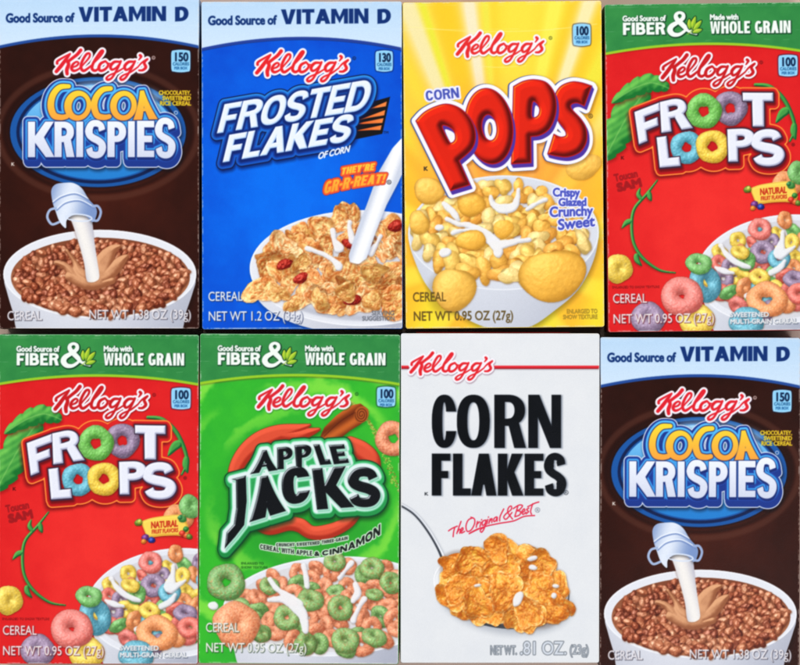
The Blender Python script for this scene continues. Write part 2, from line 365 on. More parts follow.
def contour_mesh(name, art, sd, zfun, z, step=1):
    sd = np.maximum(sd, art.edge)[::step, ::step]; C = art.C[::step, ::step]; X = art.X[::step, ::step]; Y = art.Y[::step, ::step]
    ny, nx = sd.shape; ins = sd < 0
    k = ins[:-1, :-1] * 1 + ins[:-1, 1:] * 2 + ins[1:, 1:] * 4 + ins[1:, :-1] * 8
    ii, jj = np.nonzero(k); kk = k[ii, jj]; N = ny * nx
    if len(kk) == 0: return None
    ref = [lambda i, j: i * nx + j, lambda i, j: i * nx + j + 1, lambda i, j: (i + 1) * nx + j + 1, lambda i, j: (i + 1) * nx + j,
           lambda i, j: N + i * nx + j, lambda i, j: 2 * N + i * nx + j + 1, lambda i, j: N + (i + 1) * nx + j, lambda i, j: 2 * N + i * nx + j]
    loops = []; cnt = []
    for c, polys in CASES.items():
        sel = kk == c
        if not polys or not sel.any(): continue
        i, j = ii[sel], jj[sel]
        for p in polys:
            a = np.stack([ref[q](i, j) for q in reversed(p)], 1); loops.append(a.ravel()); cnt.append(np.full(len(i), len(p)))
    loops = np.concatenate(loops); cnt = np.concatenate(cnt)
    ids, inv = np.unique(loops, return_inverse=True)
    kind = ids // N; r = ids % N; i, j = r // nx, r % nx
    i2 = np.minimum(np.where(kind == 2, i + 1, i), ny - 1); j2 = np.minimum(np.where(kind == 1, j + 1, j), nx - 1)
    a, b = sd[i, j], sd[i2, j2]; t = np.where(kind > 0, a / np.where(np.abs(a - b) < 1e-9, 1, a - b), 0).clip(0, 1)
    px = X[i, j] * (1 - t) + X[i2, j2] * t; py = Y[i, j] * (1 - t) + Y[i2, j2] * t
    col = C[i, j] * (1 - t)[:, None] + C[i2, j2] * t[:, None]
    W, H = art.x1 - art.x0, art.y1 - art.y0
    lx = px - art.x0 - W / 2; ly = -(py - art.y0 - H / 2)
    co = np.stack([lx * U, ly * U, zfun(lx / W, ly / H) + z], 1).astype(f32)
    me = bpy.data.meshes.new(name); me.vertices.add(len(ids)); me.vertices.foreach_set('co', co.ravel())
    me.loops.add(len(loops)); me.loops.foreach_set('vertex_index', inv.astype(np.int32).ravel())
    me.polygons.add(len(cnt)); me.polygons.foreach_set('loop_start', np.concatenate([[0], np.cumsum(cnt)[:-1]]).astype(np.int32))
    me.update(calc_edges=True)
    at = me.color_attributes.new('Print', 'FLOAT_COLOR', 'POINT')
    at.data.foreach_set('color', np.concatenate([lin(col), np.ones((len(ids), 1))], 1).astype(f32).ravel())
    me.polygons.foreach_set('use_smooth', np.ones(len(cnt), bool))
    return me
# ================================================================== shared printed pieces
KS = [  # brush strokes: (radius list or number, points)
 ([11, 10, 8, 7], [(88, 158), (92, 140), (135, 112), (182, 86)]),
 ([8, 13, 15, 14], [(180, 90), (150, 130), (115, 178), (82, 218)]),
 ([14, 13, 12, 12], [(258, 60), (232, 92), (200, 118), (162, 148)]),
 ([12, 14, 15, 13], [(166, 140), (170, 168), (158, 205), (160, 236)]),
 ([6, 8, 8, 8, 10, 12, 11, 8, 6], [(192, 190), (228, 176), (242, 156), (228, 146), (203, 164), (192, 195), (208, 213), (240, 202), (275, 170)]),
 ([6, 8, 9, 10, 11, 12, 11, 7], [(272, 172), (318, 116), (322, 86), (298, 92), (266, 150), (262, 195), (285, 212), (340, 170)]),
 ([6, 8, 11, 11, 11, 12, 11, 7], [(338, 170), (395, 110), (418, 70), (402, 72), (352, 150), (340, 195), (362, 212), (396, 190)]),
 ([9, 11, 12, 11, 10, 9, 8], [(436, 142), (402, 160), (388, 195), (405, 213), (436, 200), (456, 170), (440, 144)]),
 ([6, 6, 7], [(452, 156), (474, 160), (500, 150)]),
 ([9, 11, 12, 10, 8, 7], [(535, 146), (500, 148), (474, 178), (482, 204), (512, 192), (546, 152)]),
 ([9, 9, 9, 10, 9, 7, 7, 6], [(548, 142), (524, 196), (486, 262), (456, 280), (444, 268), (466, 246), (520, 222), (572, 190)]),
 ([9, 11, 12, 10, 8, 7], [(640, 146), (604, 148), (576, 178), (584, 206), (612, 194), (646, 152)]),
 ([9, 9, 9, 10, 9, 7, 7, 6], [(650, 142), (622, 200), (584, 262), (556, 280), (544, 268), (566, 246), (620, 222), (672, 184)]),
 ([11, 10, 5], [(686, 98), (694, 108), (678, 132)]),
 ([5, 7, 8, 11, 12, 10, 8], [(668, 188), (700, 152), (740, 126), (716, 152), (728, 186), (706, 208), (680, 210)])]

def maker(A, rect, red=(222, 30, 40), white=True, reg=None, regc=(40, 30, 50), shade=(60, 30, 60)):
    x0, y0, x1, y1 = rect; sx = (x1 - x0) / 688; sy = (y1 - y0) / 242; k = (sx + sy) / 2
    A.part('maker_lettering'); d = A.full()
    for r, p in KS: A.stroke([(x0 + (x - 62) * sx, y0 + (y - 46) * sy) for x, y in p], np.array(r) * k * .95, out=d)
    if white:
        A.soft(d - 2.0, shade, 1.0, .55, .5, .8); A.fill(d - 1.9, (240, 238, 245))
    A.fill(d, red, aa=1.3)
    if reg:
        e = np.abs(A.ell(reg[0], reg[1], 1.5, 1.5)) - .35; A.fill(e, regc, .85); t = A.text('R', reg[0] - .7, reg[0] + .7, reg[1] + .8, 1.5, .05); A.fill(t, regc, .8)

def badge(A, x0, y0, x1, y1, num):
    A.part('calorie_badge'); w = x1 - x0; cx = (x0 + x1) / 2
    d = A.poly([crom([(x0 + .3, y0 + 2.2), (x0 + 3, y0 + .6), (cx, y0), (x1 - 3, y0 + .6), (x1 - .3, y0 + 2.2), (x1, (y0 + y1) / 2), (x1 - .4, y1 - 2.2), (x1 - 3, y1 - .7), (cx, y1), (x0 + 3, y1 - .7), (x0 + .4, y1 - 2.2), (x0, (y0 + y1) / 2)], 4, True)])
    A.soft(d - 1.1, (10, 20, 60), .8, .55); A.fill(d, (140, 205, 242)); A.fill(np.abs(d + .5) - .25, (185, 228, 250), .7)
    t = A.text(num, x0 + 2.6, x1 - 2.4, y0 + 11.3, 8.8, .42); A.fill(t, (12, 38, 75))
    t = A.text('CALORIES', x0 + 1.6, x1 - 1.4, y0 + 15.6, 3.1, .12); A.fill(t, (20, 75, 125), .9)
    t = A.text('PER BOX', x0 + 3.2, x1 - 3.2, y0 + 19.6, 2.7, .14); A.fill(t, (20, 80, 140), .9)

def slope(k, x0): return lambda p: np.stack([p[:, 0], p[:, 1] + k * (p[:, 0] - x0)], 1)

def vitamin(A, x0, y0, arcc, base, x1):
    """pale blue header: x0,y0 = box corner"""
    A.part('header_band'); cx = (x0 + x1) / 2; hw = (x1 - x0) / 2
    arc = A.Y - (y0 + 36.3 + 11.0 * ((A.X - cx) / hw) ** 2)
    t = np.clip((A.Y - y0) / 45, 0, 1) + .12 * (BANK[3][:A.ny, :A.nx] - .5); A.fill(arc - 3.2, arcc)
    A.fill(arc - .2, mixc((176, 208, 238), (200, 222, 243), np.clip(.2 + t * .9, 0, 1)), aa=1.6)
    A.fill(np.abs(arc - 3.3) - .3, tuple(int(c * .5) for c in arcc), .5)
    A.part('vitamin_lettering'); d = A.text('Good Source of', x0 + 7, x0 + 74.2, y0 + 24.4, 9.2, .5, slope(-.008, x0)); A.fill(d, (14, 48, 112), aa=1.2)
    q = lambda a, b, c, e: [(x0 + a, y0 + c), (x0 + b, y0 + c - .8), (x0 + b, y0 + e - .8), (x0 + a, y0 + e)]
    d = A.word('VITAMIN', q(79.5, 167, 9.0, 23.9), 4.5, 3.5, .9); A.word('D', q(176, 189.4, 9.0, 23.6), 4.7, 3.5, 1, out=d); A.fill(d, (12, 46, 112), aa=1.2)

def fiber(A, x0, y0, x1):
    A.part('header_band'); cx = (x0 + x1) / 2; hw = (x1 - x0) / 2; arc = A.Y - (y0 + 39.5 + 8.8 * ((A.X - cx) / hw) ** 2)
    A.soft(arc - 3.5, (110, 20, 10), 1.6, .45); A.fill(arc - 2.6, (150, 200, 40)); n = BANK[3][:A.ny, :A.nx]
    A.fill(arc, mixc((34, 118, 58), (58, 146, 72), np.clip(.2 + .9 * n, 0, 1)), aa=1.5)
    for k in range(9):
        xa = x0 + 22 + k * 19.5
        if k in (3, 6): continue
        A.fill(A.stroke([(xa, y0 + 37.4 - (1 if k % 2 else 0)), (xa + 6, y0 + 37.1)], .22, smooth=False), (120, 190, 130), .5, add=False)
    A.part('fiber_lettering'); d = A.text('Good Source of', x0 + 17.8, x0 + 60, y0 + 17, 5.6, .42); dk = (14, 60, 34)
    A.text('Made with', x0 + 105, x0 + 133.2, y0 + 16.6, 5.6, .42, out=d)
    A.word('FIBER', [(x0 + 17.8, y0 + 18.4), (x0 + 60, y0 + 18.4), (x0 + 60, y0 + 30.9), (x0 + 17.8, y0 + 30.9)], 3.3, 2.7, .9, out=d)
    A.word('WHOLE GRAIN', [(x0 + 105, y0 + 18.2), (x0 + 185.5, y0 + 18.2), (x0 + 185.5, y0 + 30.7), (x0 + 105, y0 + 30.7)], 2.9, 2.5, .8, out=d)
    A.fill(A.shift(d, .5, .5) - .7, dk, .9); A.fill(d, (238, 243, 238), aa=1.2)
    A.part('ampersand_emblem'); a = lambda p: [(x0 + x, y0 + y) for x, y in p]
    d = A.stroke(a([(91, 30.6), (84, 27.5), (77, 21), (71.5, 15), (71.2, 11), (74.5, 9), (78, 10.6), (78, 14.5), (73, 18.5), (66.5, 22.5), (64.8, 27), (68, 30.8), (74, 31), (80, 27), (84.5, 21.5)]), [1.2, 2, 2.6, 2.4, 1.9, 1.5, 1.8, 2.0, 2.0, 2.6, 2.9, 2.4, 1.8, 1.4, .9], 6)
    A.fill(A.shift(d, .4, .4) - .9, dk); A.fill(d, (236, 242, 236))
    lf = A.full()
    for (bx, by, tx, ty, w) in ((84.5, 26, 84.2, 15.5, 2.2), (86.5, 25, 90.5, 13, 2.2), (88, 27, 96.5, 17.2, 2.3), (87, 29.2, 97, 26.2, 2.1)):
        m = ((bx + tx) / 2, (by + ty) / 2); nx_, ny_ = -(ty - by), tx - bx; l = math.hypot(nx_, ny_); nx_, ny_ = nx_ / l * w, ny_ / l * w
        A.poly([np.array(a(crom([(bx, by), (m[0] + nx_, m[1] + ny_), (tx, ty), (m[0] - nx_, m[1] - ny_)], 6, True)))], out=lf)
    A.fill(lf - .8, dk); A.fill(lf, mixc((128, 178, 40), (190, 214, 60), sstep(.3, .9, A.puff(lf, 1.8))))
    A.fill(A.stroke(a([(82, 31), (86, 28), (88, 22)]), .4), (150, 190, 60))

def weight(A, rows, col, dark, bold=.2, name='net_weight_lettering'):
    A.part(name); d = A.full()
    for t, x0, x1, base, cap in rows: A.text(t, x0, x1, base, cap, bold, out=d)
    if dark is not None: A.fill(A.shift(d, .45, .45) - .42, dark, .72)
    A.fill(d, col, aa=1.3)
    return d

def frame_noise(A, amt=.03):
    # worn paper at the folded edges, printed press softness
    e = -A.edge; w1 = fbm(A.ny, A.nx, 14, 3, 5); w2 = fbm(A.ny, A.nx, 3, 2, 6)
    wear = sstep(1.6, .2, e) * sstep(.42, .62, w1 * .6 + w2 * .4) * .55; A.C[:] = A.C * (1 - wear[..., None]) + wear[..., None] * rgb((222, 218, 214))
    A.C[:] = blur(A.C, 1)
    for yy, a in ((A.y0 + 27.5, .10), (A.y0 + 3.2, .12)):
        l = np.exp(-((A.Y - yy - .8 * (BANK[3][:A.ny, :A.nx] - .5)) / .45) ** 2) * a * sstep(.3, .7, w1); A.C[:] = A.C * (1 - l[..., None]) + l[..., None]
    n = fbm(A.ny, A.nx, 2.0, 2, 77) - .5; A.C *= (1 + amt * n)[..., None]

def bowl_rim(A, rim, body, ins, wall=(196, 200, 214), lip=(226, 228, 236), inner=(205, 206, 216), shadow=True, tint=0):
    A.part('bowl_picture')
    if shadow: A.soft(A.shift(body, 1.5, 3), (0, 0, 0), 5, .35)
    x = (A.X - A.x0) / (A.x1 - A.x0)
    g = np.clip(.55 + .5 * np.sin(x * 3.6 + .2) - (A.Y - A.y1 + 60) / 170, 0, 1)
    A.fill(body, mixc((172, 176, 192), lip, g)); A.fill(rim, lip)
    A.fill(np.abs(rim + .9) - .5, (246, 247, 250), .6, add=False)
    A.fill(ins, mixc((168, 168, 180), inner, np.clip((A.Y - A.y0 - 220) / 60 % 1, 0, 1) * 0 + .8), add=False)

# ================================================================== 1. brown box
def art_cocoa():
    A = Art(-.9, -2.2, 199.1, 328.4, (50, 15, 8))
    X, Y = A.X, A.Y; n = BANK[3][:A.ny, :A.nx]
    A.C[:] = mixc((34, 8, 3), (66, 22, 11), np.clip(n * .5 + np.exp(-((X - 100) / 80) ** 2 - ((Y - 190) / 70) ** 2) * .7, 0, 1))
    # swirl rings
    for rx, ry, w, c, al in ((100, 66, 3.0, (96, 56, 44), .55), (93, 60, 1.6, (30, 8, 5), .8)):
        e = np.abs(A.ell(98, 132, rx, ry, m=6)) - w; A.soft(e, c, 2.0, al * .8)
    A.part('blue_oval'); e = A.ell(98, 132, 88, 55, m=12); e2 = A.ell(98, 132, 80, 50, m=90)
    A.soft(e - 1, (8, 6, 20), 2.5, .8); t = np.clip((Y - 78) / 100, 0, 1)
    c = mixc((124, 196, 242), (34, 124, 204), sstep(0, 1.0, t)); A.fill(e, (24, 84, 160)); A.fill(np.abs(e2) - 1.6, (10, 24, 66), .9)
    e3 = A.ell(98, 132, 76.5, 47, m=90); A.fill(e3, c, add=False)
    gl = A.ell(120, 92, 42, 9, 8, m=30); A.soft(gl, (190, 225, 248), 7, .55)
    vitamin(A, A.x0, A.y0, (32, 72, 150), None, A.x1)
    # title
    A.part('product_title'); co = A.full(); P = A.poly
    k = 4.444; q = lambda pts: [(10 + x / k, 70 + y / k) for x, y in pts]
    # C O C O A with overlapping, leaning letters
    A.stroke(q([(262, 72), (222, 76), (192, 110), (182, 158), (196, 200), (228, 210), (252, 206)]), [2.2, 2.9, 3.3, 3.5, 3.4, 2.9, 2.6], out=co)
    o1 = np.maximum(A.ell(10 + 302 / k, 70 + 158 / k, 13.6, 15.2, 10), -A.ell(10 + 308 / k, 70 + 158 / k, 7.3, 9.7, 12)); np.minimum(co, o1, out=co)
    A.stroke(q([(448, 82), (412, 88), (384, 120), (375, 160), (388, 200), (418, 210), (442, 206)]), [2.4, 2.9, 3.2, 3.4, 3.3, 2.9, 2.4], out=co)
    o2 = np.maximum(A.ell(10 + 505 / k, 70 + 158 / k, 13.4, 15.0, 8), -A.ell(10 + 508 / k, 70 + 158 / k, 7.2, 9.6, 8)); np.minimum(co, o2, out=co)
    A.letter('A', q([(562, 92), (612, 88), (658, 218), (548, 222)]), 6.2, 4.2, out=co)
    kr = A.full()
    for ch, a, b, y0, y1 in (('K', 28, 54.2, 121.4, 157), ('R', 54.6, 74.2, 121.4, 157), ('I', 76.4, 83.4, 121.4, 157), ('S', 85.6, 106, 120.4, 157.6), ('P', 107.6, 126.4, 121.2, 157), ('I', 128.2, 135, 121, 157), ('E', 137.2, 154.4, 120.6, 157), ('S', 155.2, 175.4, 118, 157.6)):
        A.letter(ch, [(a, y0), (b, y0), (b, y1), (a, y1)], 7.3, 6.6, out=kr)
    T = np.minimum(co, kr); X1 = A.extr(kr, .8, 5.0); X2 = A.extr(co, -1.2, 1)
    B = np.minimum(X1, X2)
    A.soft(B - 6, (5, 5, 20), 3, .6, 1, 2); A.fill(B - 5.6, (222, 228, 244)); A.fill(B - 4.7, (26, 54, 138)); A.fill(np.minimum(co - 3.4, kr - 3.6), (30, 66, 158))
    A.fill(np.minimum(co - 3.0, kr - 2.4), mixc((84, 184, 244), (56, 148, 226), np.clip((Y - 85) / 60, 0, 1)))
    A.fill(A.extr(kr, .5, 1.8) - .7, (24, 44, 116)); A.fill(co - .9, (40, 44, 96), aa=1.5)
    A.fill(co, mixc((246, 216, 52), (242, 160, 62), np.clip((Y - 86) / 34, 0, 1)), aa=1.3)
    A.fill(kr, mixc((236, 240, 250), (206, 212, 232), np.clip((Y - 120) / 38, 0, 1)), aa=1.3)
    A.fill(np.minimum(np.abs(A.ell(176, 112.5, 1.6, 1.6)) - .4, 9), (220, 225, 240), .8)
    maker(A, (53.7, 48.2, 149, 80.8), (220, 30, 44), True, (153.6, 57.6), (225, 205, 205))
    badge(A, 171.3, 49.6, 190.4, 72.2, '150')
    A.part('flavor_lettering'); d = A.text('CHOCOLATEY,', 159.2, 190.8, 94.6, 4.3, .28); A.text('SWEETENED', 162.8, 190.8, 100, 4.3, .28, out=d); A.text('RICE CEREAL', 160.2, 190.8, 105.2, 4.3, .28, out=d)
    A.fill(d, (232, 200, 40), aa=1.2)
    A.part('kosher_mark'); A.fill(A.text('K', 11.4, 14.2, 165.4, 3.2, .2), (220, 215, 210))
    # bowl
    rim = A.ell(99.8, 274, 96.6, 44.5, m=20); body = A.poly([crom([(12, 260), (4.4, 278), (7, 292), (13, 312), (21, 334), (60, 336), (140, 336), (178, 334), (186, 312), (192.8, 292), (195.6, 278), (188, 260), (150, 240), (50, 240)], 6, True)], m=20); body = np.minimum(rim, np.maximum(body, 279 - Y))
    ins = A.ell(100.5, 277, 89.5, 39.5, m=20); bowl_rim(A, rim, body, ins, inner=(150, 96, 70))
    A.fill(ins, mixc((120, 60, 36), (178, 112, 76), np.clip((Y - 236) / 60, 0, 1)), .9, add=False)
    A.part('cereal_picture', 'bowl_picture')
    pts = []
    for t in range(5000):
        x, y = RS.uniform(12, 189), RS.uniform(238, 317)
        if ((x - 100.5) / 85.5) ** 2 + ((y - 277) / 36.5) ** 2 > 1: continue
        if all((x - a) ** 2 + ((y - b) * 1.25) ** 2 > 25 for a, b in pts): pts.append((x, y))
    pts.sort(key=lambda p: p[1])
    for x, y in pts:
        z = .78 + (y - 238) / 80 * .42
        c = [(190, 106, 72), (170, 86, 54), (204, 124, 86), (156, 78, 52), (212, 138, 102)][RS.randint(5)]
        r = RS.uniform(4.0, 5.8) * z; A.blob(x, y, r, r * RS.uniform(.56, .74), r * .7, c, ang=RS.uniform(0, 3.14), lump=.2, spec=.42, sp=20, amb=.42, bump=.4, shadow=.62)
    A.part('milk_picture', 'bowl_picture')
    car = A.stroke([(67, 250), (75, 262), (80, 272), (92, 280)], [1.6, 2.6, 5, 6]); A.stroke([(56, 262), (66, 266), (76, 276), (90, 281)], [1.8, 3.4, 4.5, 5], out=car)
    A.stroke([(98, 280), (104, 262), (112, 250), (120, 246)], [8, 9, 5, 1.8], out=car); A.stroke([(96, 280), (112, 270), (122, 260), (127, 256)], [7, 7, 4.5, 2], out=car); A.stroke([(70, 276), (90, 284), (112, 280)], [5, 6, 4], out=car)
    car = blur(car, 4); hh = A.puff(car, 6); A.soft(car, (70, 30, 16), 3, .5, .5, 1.2)
    A.fill(car, mixc((150, 88, 56), (226, 166, 122), sstep(.05, .95, hh + .5 * (BANK[2][:A.ny, :A.nx] - .5))), aa=2)
    st = A.poly([crom([(67.5, 213), (72, 222), (78, 240), (84, 262), (86.5, 279), (90, 282), (96, 281), (99.5, 276), (97, 258), (94.5, 240), (92.5, 222), (90, 211), (80, 209)], 6, True)])
    A.soft(st, (110, 60, 40), 2, .5, -.6, .4); t = np.clip((X - (66 + (Y - 212) * .27)) / 22, 0, 1); A.fill(st, mixc((186, 186, 200), (240, 236, 232), np.sin(t * 3.14)), aa=1.5)
    # jug
    A.part('jug_picture'); jug = A.poly([crom([(51.5, 190), (56, 184), (66, 182.5), (74, 183), (82, 188), (89, 199), (96, 207), (97, 214), (93, 222), (86, 216), (74, 215), (67, 220), (66, 228), (60, 222), (56, 212), (52.5, 201)], 6, True)])
    A.soft(jug, (5, 0, 0), 3, .6, 1, 1.5); t = np.clip((X - 50 + (Y - 200) * .3) / 44, 0, 1); g = np.clip(.5 + .5 * np.sin(t * 5.2 - .6), 0, 1)
    A.fill(jug, mixc((120, 146, 196), (222, 230, 244), g))
    for p in ([(53, 203), (62, 197), (76, 194), (89, 200)], [(57, 210), (66, 203), (80, 201), (94, 208)]):
        A.fill(np.maximum(A.stroke(p, .8), jug), (104, 130, 186), .8); A.fill(np.maximum(A.stroke([(a, b - 1.4) for a, b in p], .6), jug), (240, 245, 252), .8)
    hd = A.stroke([(56, 208), (50, 210), (47.5, 217), (52, 224), (59, 222)], 1.3); A.fill(hd, (160, 180, 216)); hd = A.stroke([(93, 206), (98, 206), (101, 212), (98, 220), (93, 220)], 1.3); A.fill(hd, (150, 170, 210))
    A.fill(np.abs(A.ell(79, 217.5, 13, 3.4, 4)) - .7, (214, 224, 242), add=False)
    weight(A, [('CEREAL', 7.4, 41.6, 319.8, 9.6), ('NET WT 1.38 OZ (39g)', 89, 191, 318.6, 9.6)], (232, 228, 232), (70, 66, 80), .06)
    frame_noise(A); return A

# ================================================================== 2. blue box
def art_frosted():
    A = Art(201.3, 1.2, 401.7, 328.6, (2, 84, 212)); X, Y = A.X, A.Y; n = BANK[3][:A.ny, :A.nx]
    A.C[:] = mixc((0, 66, 196), (2, 108, 236), np.clip(.5 * n + .8 * np.exp(-((X - 285) / 85) ** 2 - ((Y - 190) / 110) ** 2), 0, 1))
    vitamin(A, A.x0, A.y0 - 1.2, (34, 62, 150), None, A.x1)
    A.part('slogan_flag'); k = 4.21; q = lambda pts: [(205 + x / k, 70 + y / k) for x, y in pts]
    d = A.poly([q([(640, 150), (778, 112), (745, 268), (560, 306), (580, 220)])]); A.fill(d, (18, 16, 20)); o = A.full()
    for a in ([(655, 178), (764, 132), (760, 152), (700, 162)], [(640, 212), (757, 168), (753, 190), (690, 200)], [(632, 226), (750, 202), (745, 222), (640, 228)], [(628, 256), (742, 232), (737, 252), (700, 252)]):
        A.poly([q(a)], out=o)
    A.fill(o, mixc((222, 84, 30), (240, 130, 60), np.clip((X - 355) / 25, 0, 1)))
    A.part('product_title'); ti = A.word('FROSTED', q([(82, 143), (712, 36), (676, 166), (50, 264)]), 6.0, 5.6, 1.2)
    A.word('FLAKES', q([(102, 272), (634, 182), (600, 298), (74, 386)]), 6.4, 5.8, 1.5, out=ti)
    ti = ti - .25; ex = A.extr(ti, -.6, 1.6)
    A.soft(ex - 6, (2, 10, 60), 3, .7, 1, 2.5); A.fill(ex - 6.2, (10, 22, 66)); A.fill(ex - 5.2, mixc((44, 140, 226), (20, 86, 190), np.clip((Y - 80) / 80, 0, 1))); A.fill(ex - 3.6, mixc((30, 110, 210), (16, 66, 170), np.clip((Y - 80) / 80, 0, 1)), add=False)
    A.soft(ex - 2.2, (8, 30, 100), 1.4, .9); A.fill(ti - .7, (14, 44, 120)); h = A.puff(ti, 1.6)
    A.fill(ti, mixc((176, 206, 240), (238, 242, 250), sstep(.1, .8, h)), aa=1.3)
    maker(A, (253.8, 48.8, 349.3, 82.2), (226, 34, 40), True, (354, 58), (20, 30, 70), shade=(5, 30, 110)); badge(A, 375.3, 50.2, 392.6, 71.6, '130')
    A.part('grain_lettering'); d = A.text('OF CORN', 317.5, 348.6, 159.2, 6.4, .38, lambda p: np.stack([p[:, 0], p[:, 1] - .24 * (p[:, 0] - 317)], 1), slant=.25); A.fill(d, (232, 238, 250))
    A.part('trademark'); A.fill(A.text('TM', 383, 388, 133.5, 2.6, .1), (10, 20, 50), .8)
    # bowl, reaching beyond the right edge
    rim = A.ell(362, 268, 113, 58, m=40); body = np.minimum(rim, A.ell(362, 284, 110, 50, m=40)); ins = A.ell(364, 269, 106, 51.5, m=40)
    bowl_rim(A, rim, body, ins, inner=(220, 222, 230)); A.soft(np.maximum(ins, -(ins + 6)), (150, 155, 175), 3, .4)
    A.part('cereal_picture', 'bowl_picture'); pts = []
    for t in range(3000):
        x, y = RS.uniform(258, 412), RS.uniform(214, 322)
        if ((x - 364) / 98) ** 2 + ((y - 264) / 41) ** 2 > 1 or ((x - 318) / 9) ** 2 + ((y - 286) / 5) ** 2 < 1 or ((x - 378) / 10) ** 2 + ((y - 262) / 6) ** 2 < 1 or ((x - 340) / 16) ** 2 + ((y - 256) / 8) ** 2 < 1: continue
        if all((x - a) ** 2 + ((y - b) * 1.2) ** 2 > 190 for a, b in pts): pts.append((x, y))
    pts += [(262, 290), (268, 268), (282, 246), (300, 240), (338, 216), (350, 214)]
    pts.sort(key=lambda p: p[1] + RS.uniform(-8, 8)); reds = [(284, 264), (300, 278), (352, 300), (395, 226), (350, 244)]
    for i, (x, y) in enumerate(pts):
        c = [(253, 204, 128), (250, 188, 104), (254, 218, 158), (248, 178, 98), (253, 206, 124)][RS.randint(5)]
        A.flake(x, y, RS.uniform(12, 17) * (.85 + (y - 210) / 400), c, (216, 116, 48), curl=.6, tilt=RS.uniform(-.7, .7), ang=RS.uniform(0, 6.3), rough=.1, asp=RS.uniform(.6, .9), spec=.22, sp=10, amb=.55, bump=.12, shadow=.55, bank=1)
    for x, y in reds: A.blob(x, y, 7.5, 4.8, 4, (190, 44, 30), ang=RS.uniform(-.5, .5), lump=.12, spec=.35, bump=.8, shadow=.5)
    for x, y, r in ((318, 300, 11), (277, 293, 11), (345, 292, 12), (300, 262, 10), (372, 272, 13), (292, 305, 9), (372, 300, 11)):
        A.flake(x, y, r, (250, 200, 116), (214, 132, 58), curl=.7, tilt=RS.uniform(-.5, .5), ang=RS.uniform(0, 6), rough=.1, bump=.16, spec=.2, sp=10, amb=.58, bank=1)
    A.part('milk_picture', 'bowl_picture')
    d = A.stroke([(332, 230), (334, 240), (338, 247)], [2.6, 3, 5]); A.stroke([(349, 222), (349, 230), (352, 240)], [2.4, 2, 4.5], out=d); A.stroke([(380, 236), (376, 244), (370, 252)], [2.4, 2, 4], out=d)
    A.stroke([(306, 248), (318, 252), (330, 258), (338, 266)], [2, 2.5, 2, 4], out=d); A.milk(d)
    st = A.poly([[(403, 136), (408, 160), (398, 182), (386, 205), (374, 235), (366, 258), (358, 264), (349, 262), (348, 255), (356, 230), (366, 205), (378, 172), (392, 148)]])
    st = blur(st, 5); A.soft(st, (40, 60, 120), 2.5, .4, 1, 1); t = ((X - 348) + (Y - 262) * .36) / 17; A.fill(st, mixc((196, 204, 222), (244, 245, 248), np.clip(np.sin(np.clip(t, 0, 1) * 3.14) + .1, 0, 1)), aa=1.6)
    # slogan
    A.part('slogan_lettering'); z = lambda x, y: (310 + x / 8.89, 160 + y / 8.89)
    def w1(p): u, v = p[:, 0], p[:, 1]; return np.stack([310 + (285 + 290 * u - 14 * v) / 8.89, 160 + (66 - 42 * u + 12 * (u - .5) ** 2 + v * 62) / 8.89], 1)
    def w2(p): u, v = p[:, 0], p[:, 1]; return np.stack([310 + (140 + 535 * u - 24 * v) / 8.89, 160 + (190 - 118 * u + 52 * u * u + v * (112 - 34 * u)) / 8.89], 1)
    d = A.word("THEY'RE", w1, 2.0, 1.5, .7); A.word('GR-R-REAT!', w2, 2.5, 2.0, .9, out=d)
    A.fill(d - 2.3, (120, 30, 60), .8); A.fill(d - 1.9, (236, 84, 44)); A.fill(d - .1, mixc((252, 200, 60), (246, 160, 50), np.clip((Y - 165) / 25, 0, 1)), aa=1.3)
    e = np.abs(A.ell(388.5, 182, 2, 2)) - .35; A.fill(e, (60, 60, 70)); A.fill(A.text('R', 387.6, 389.5, 183, 2, .1), (60, 60, 70))
    weight(A, [('CEREAL', 207.6, 241.4, 300.2, 9.6), ('NET WT 1.2 OZ (34g)', 207.6, 302, 320, 9.8)], (234, 236, 242), (50, 60, 96), .06)
    weight(A, [('SERVING', 371, 393.4, 315, 4.6), ('SUGGESTION', 361.5, 393.6, 320.4, 4.6)], (96, 100, 110), None, .12, 'serving_lettering')
    A.part('panel_stripe'); A.fill(A.stroke([(215, 328.0), (300, 327.4)], .4, smooth=False), (200, 215, 240), .6)
    frame_noise(A); return A

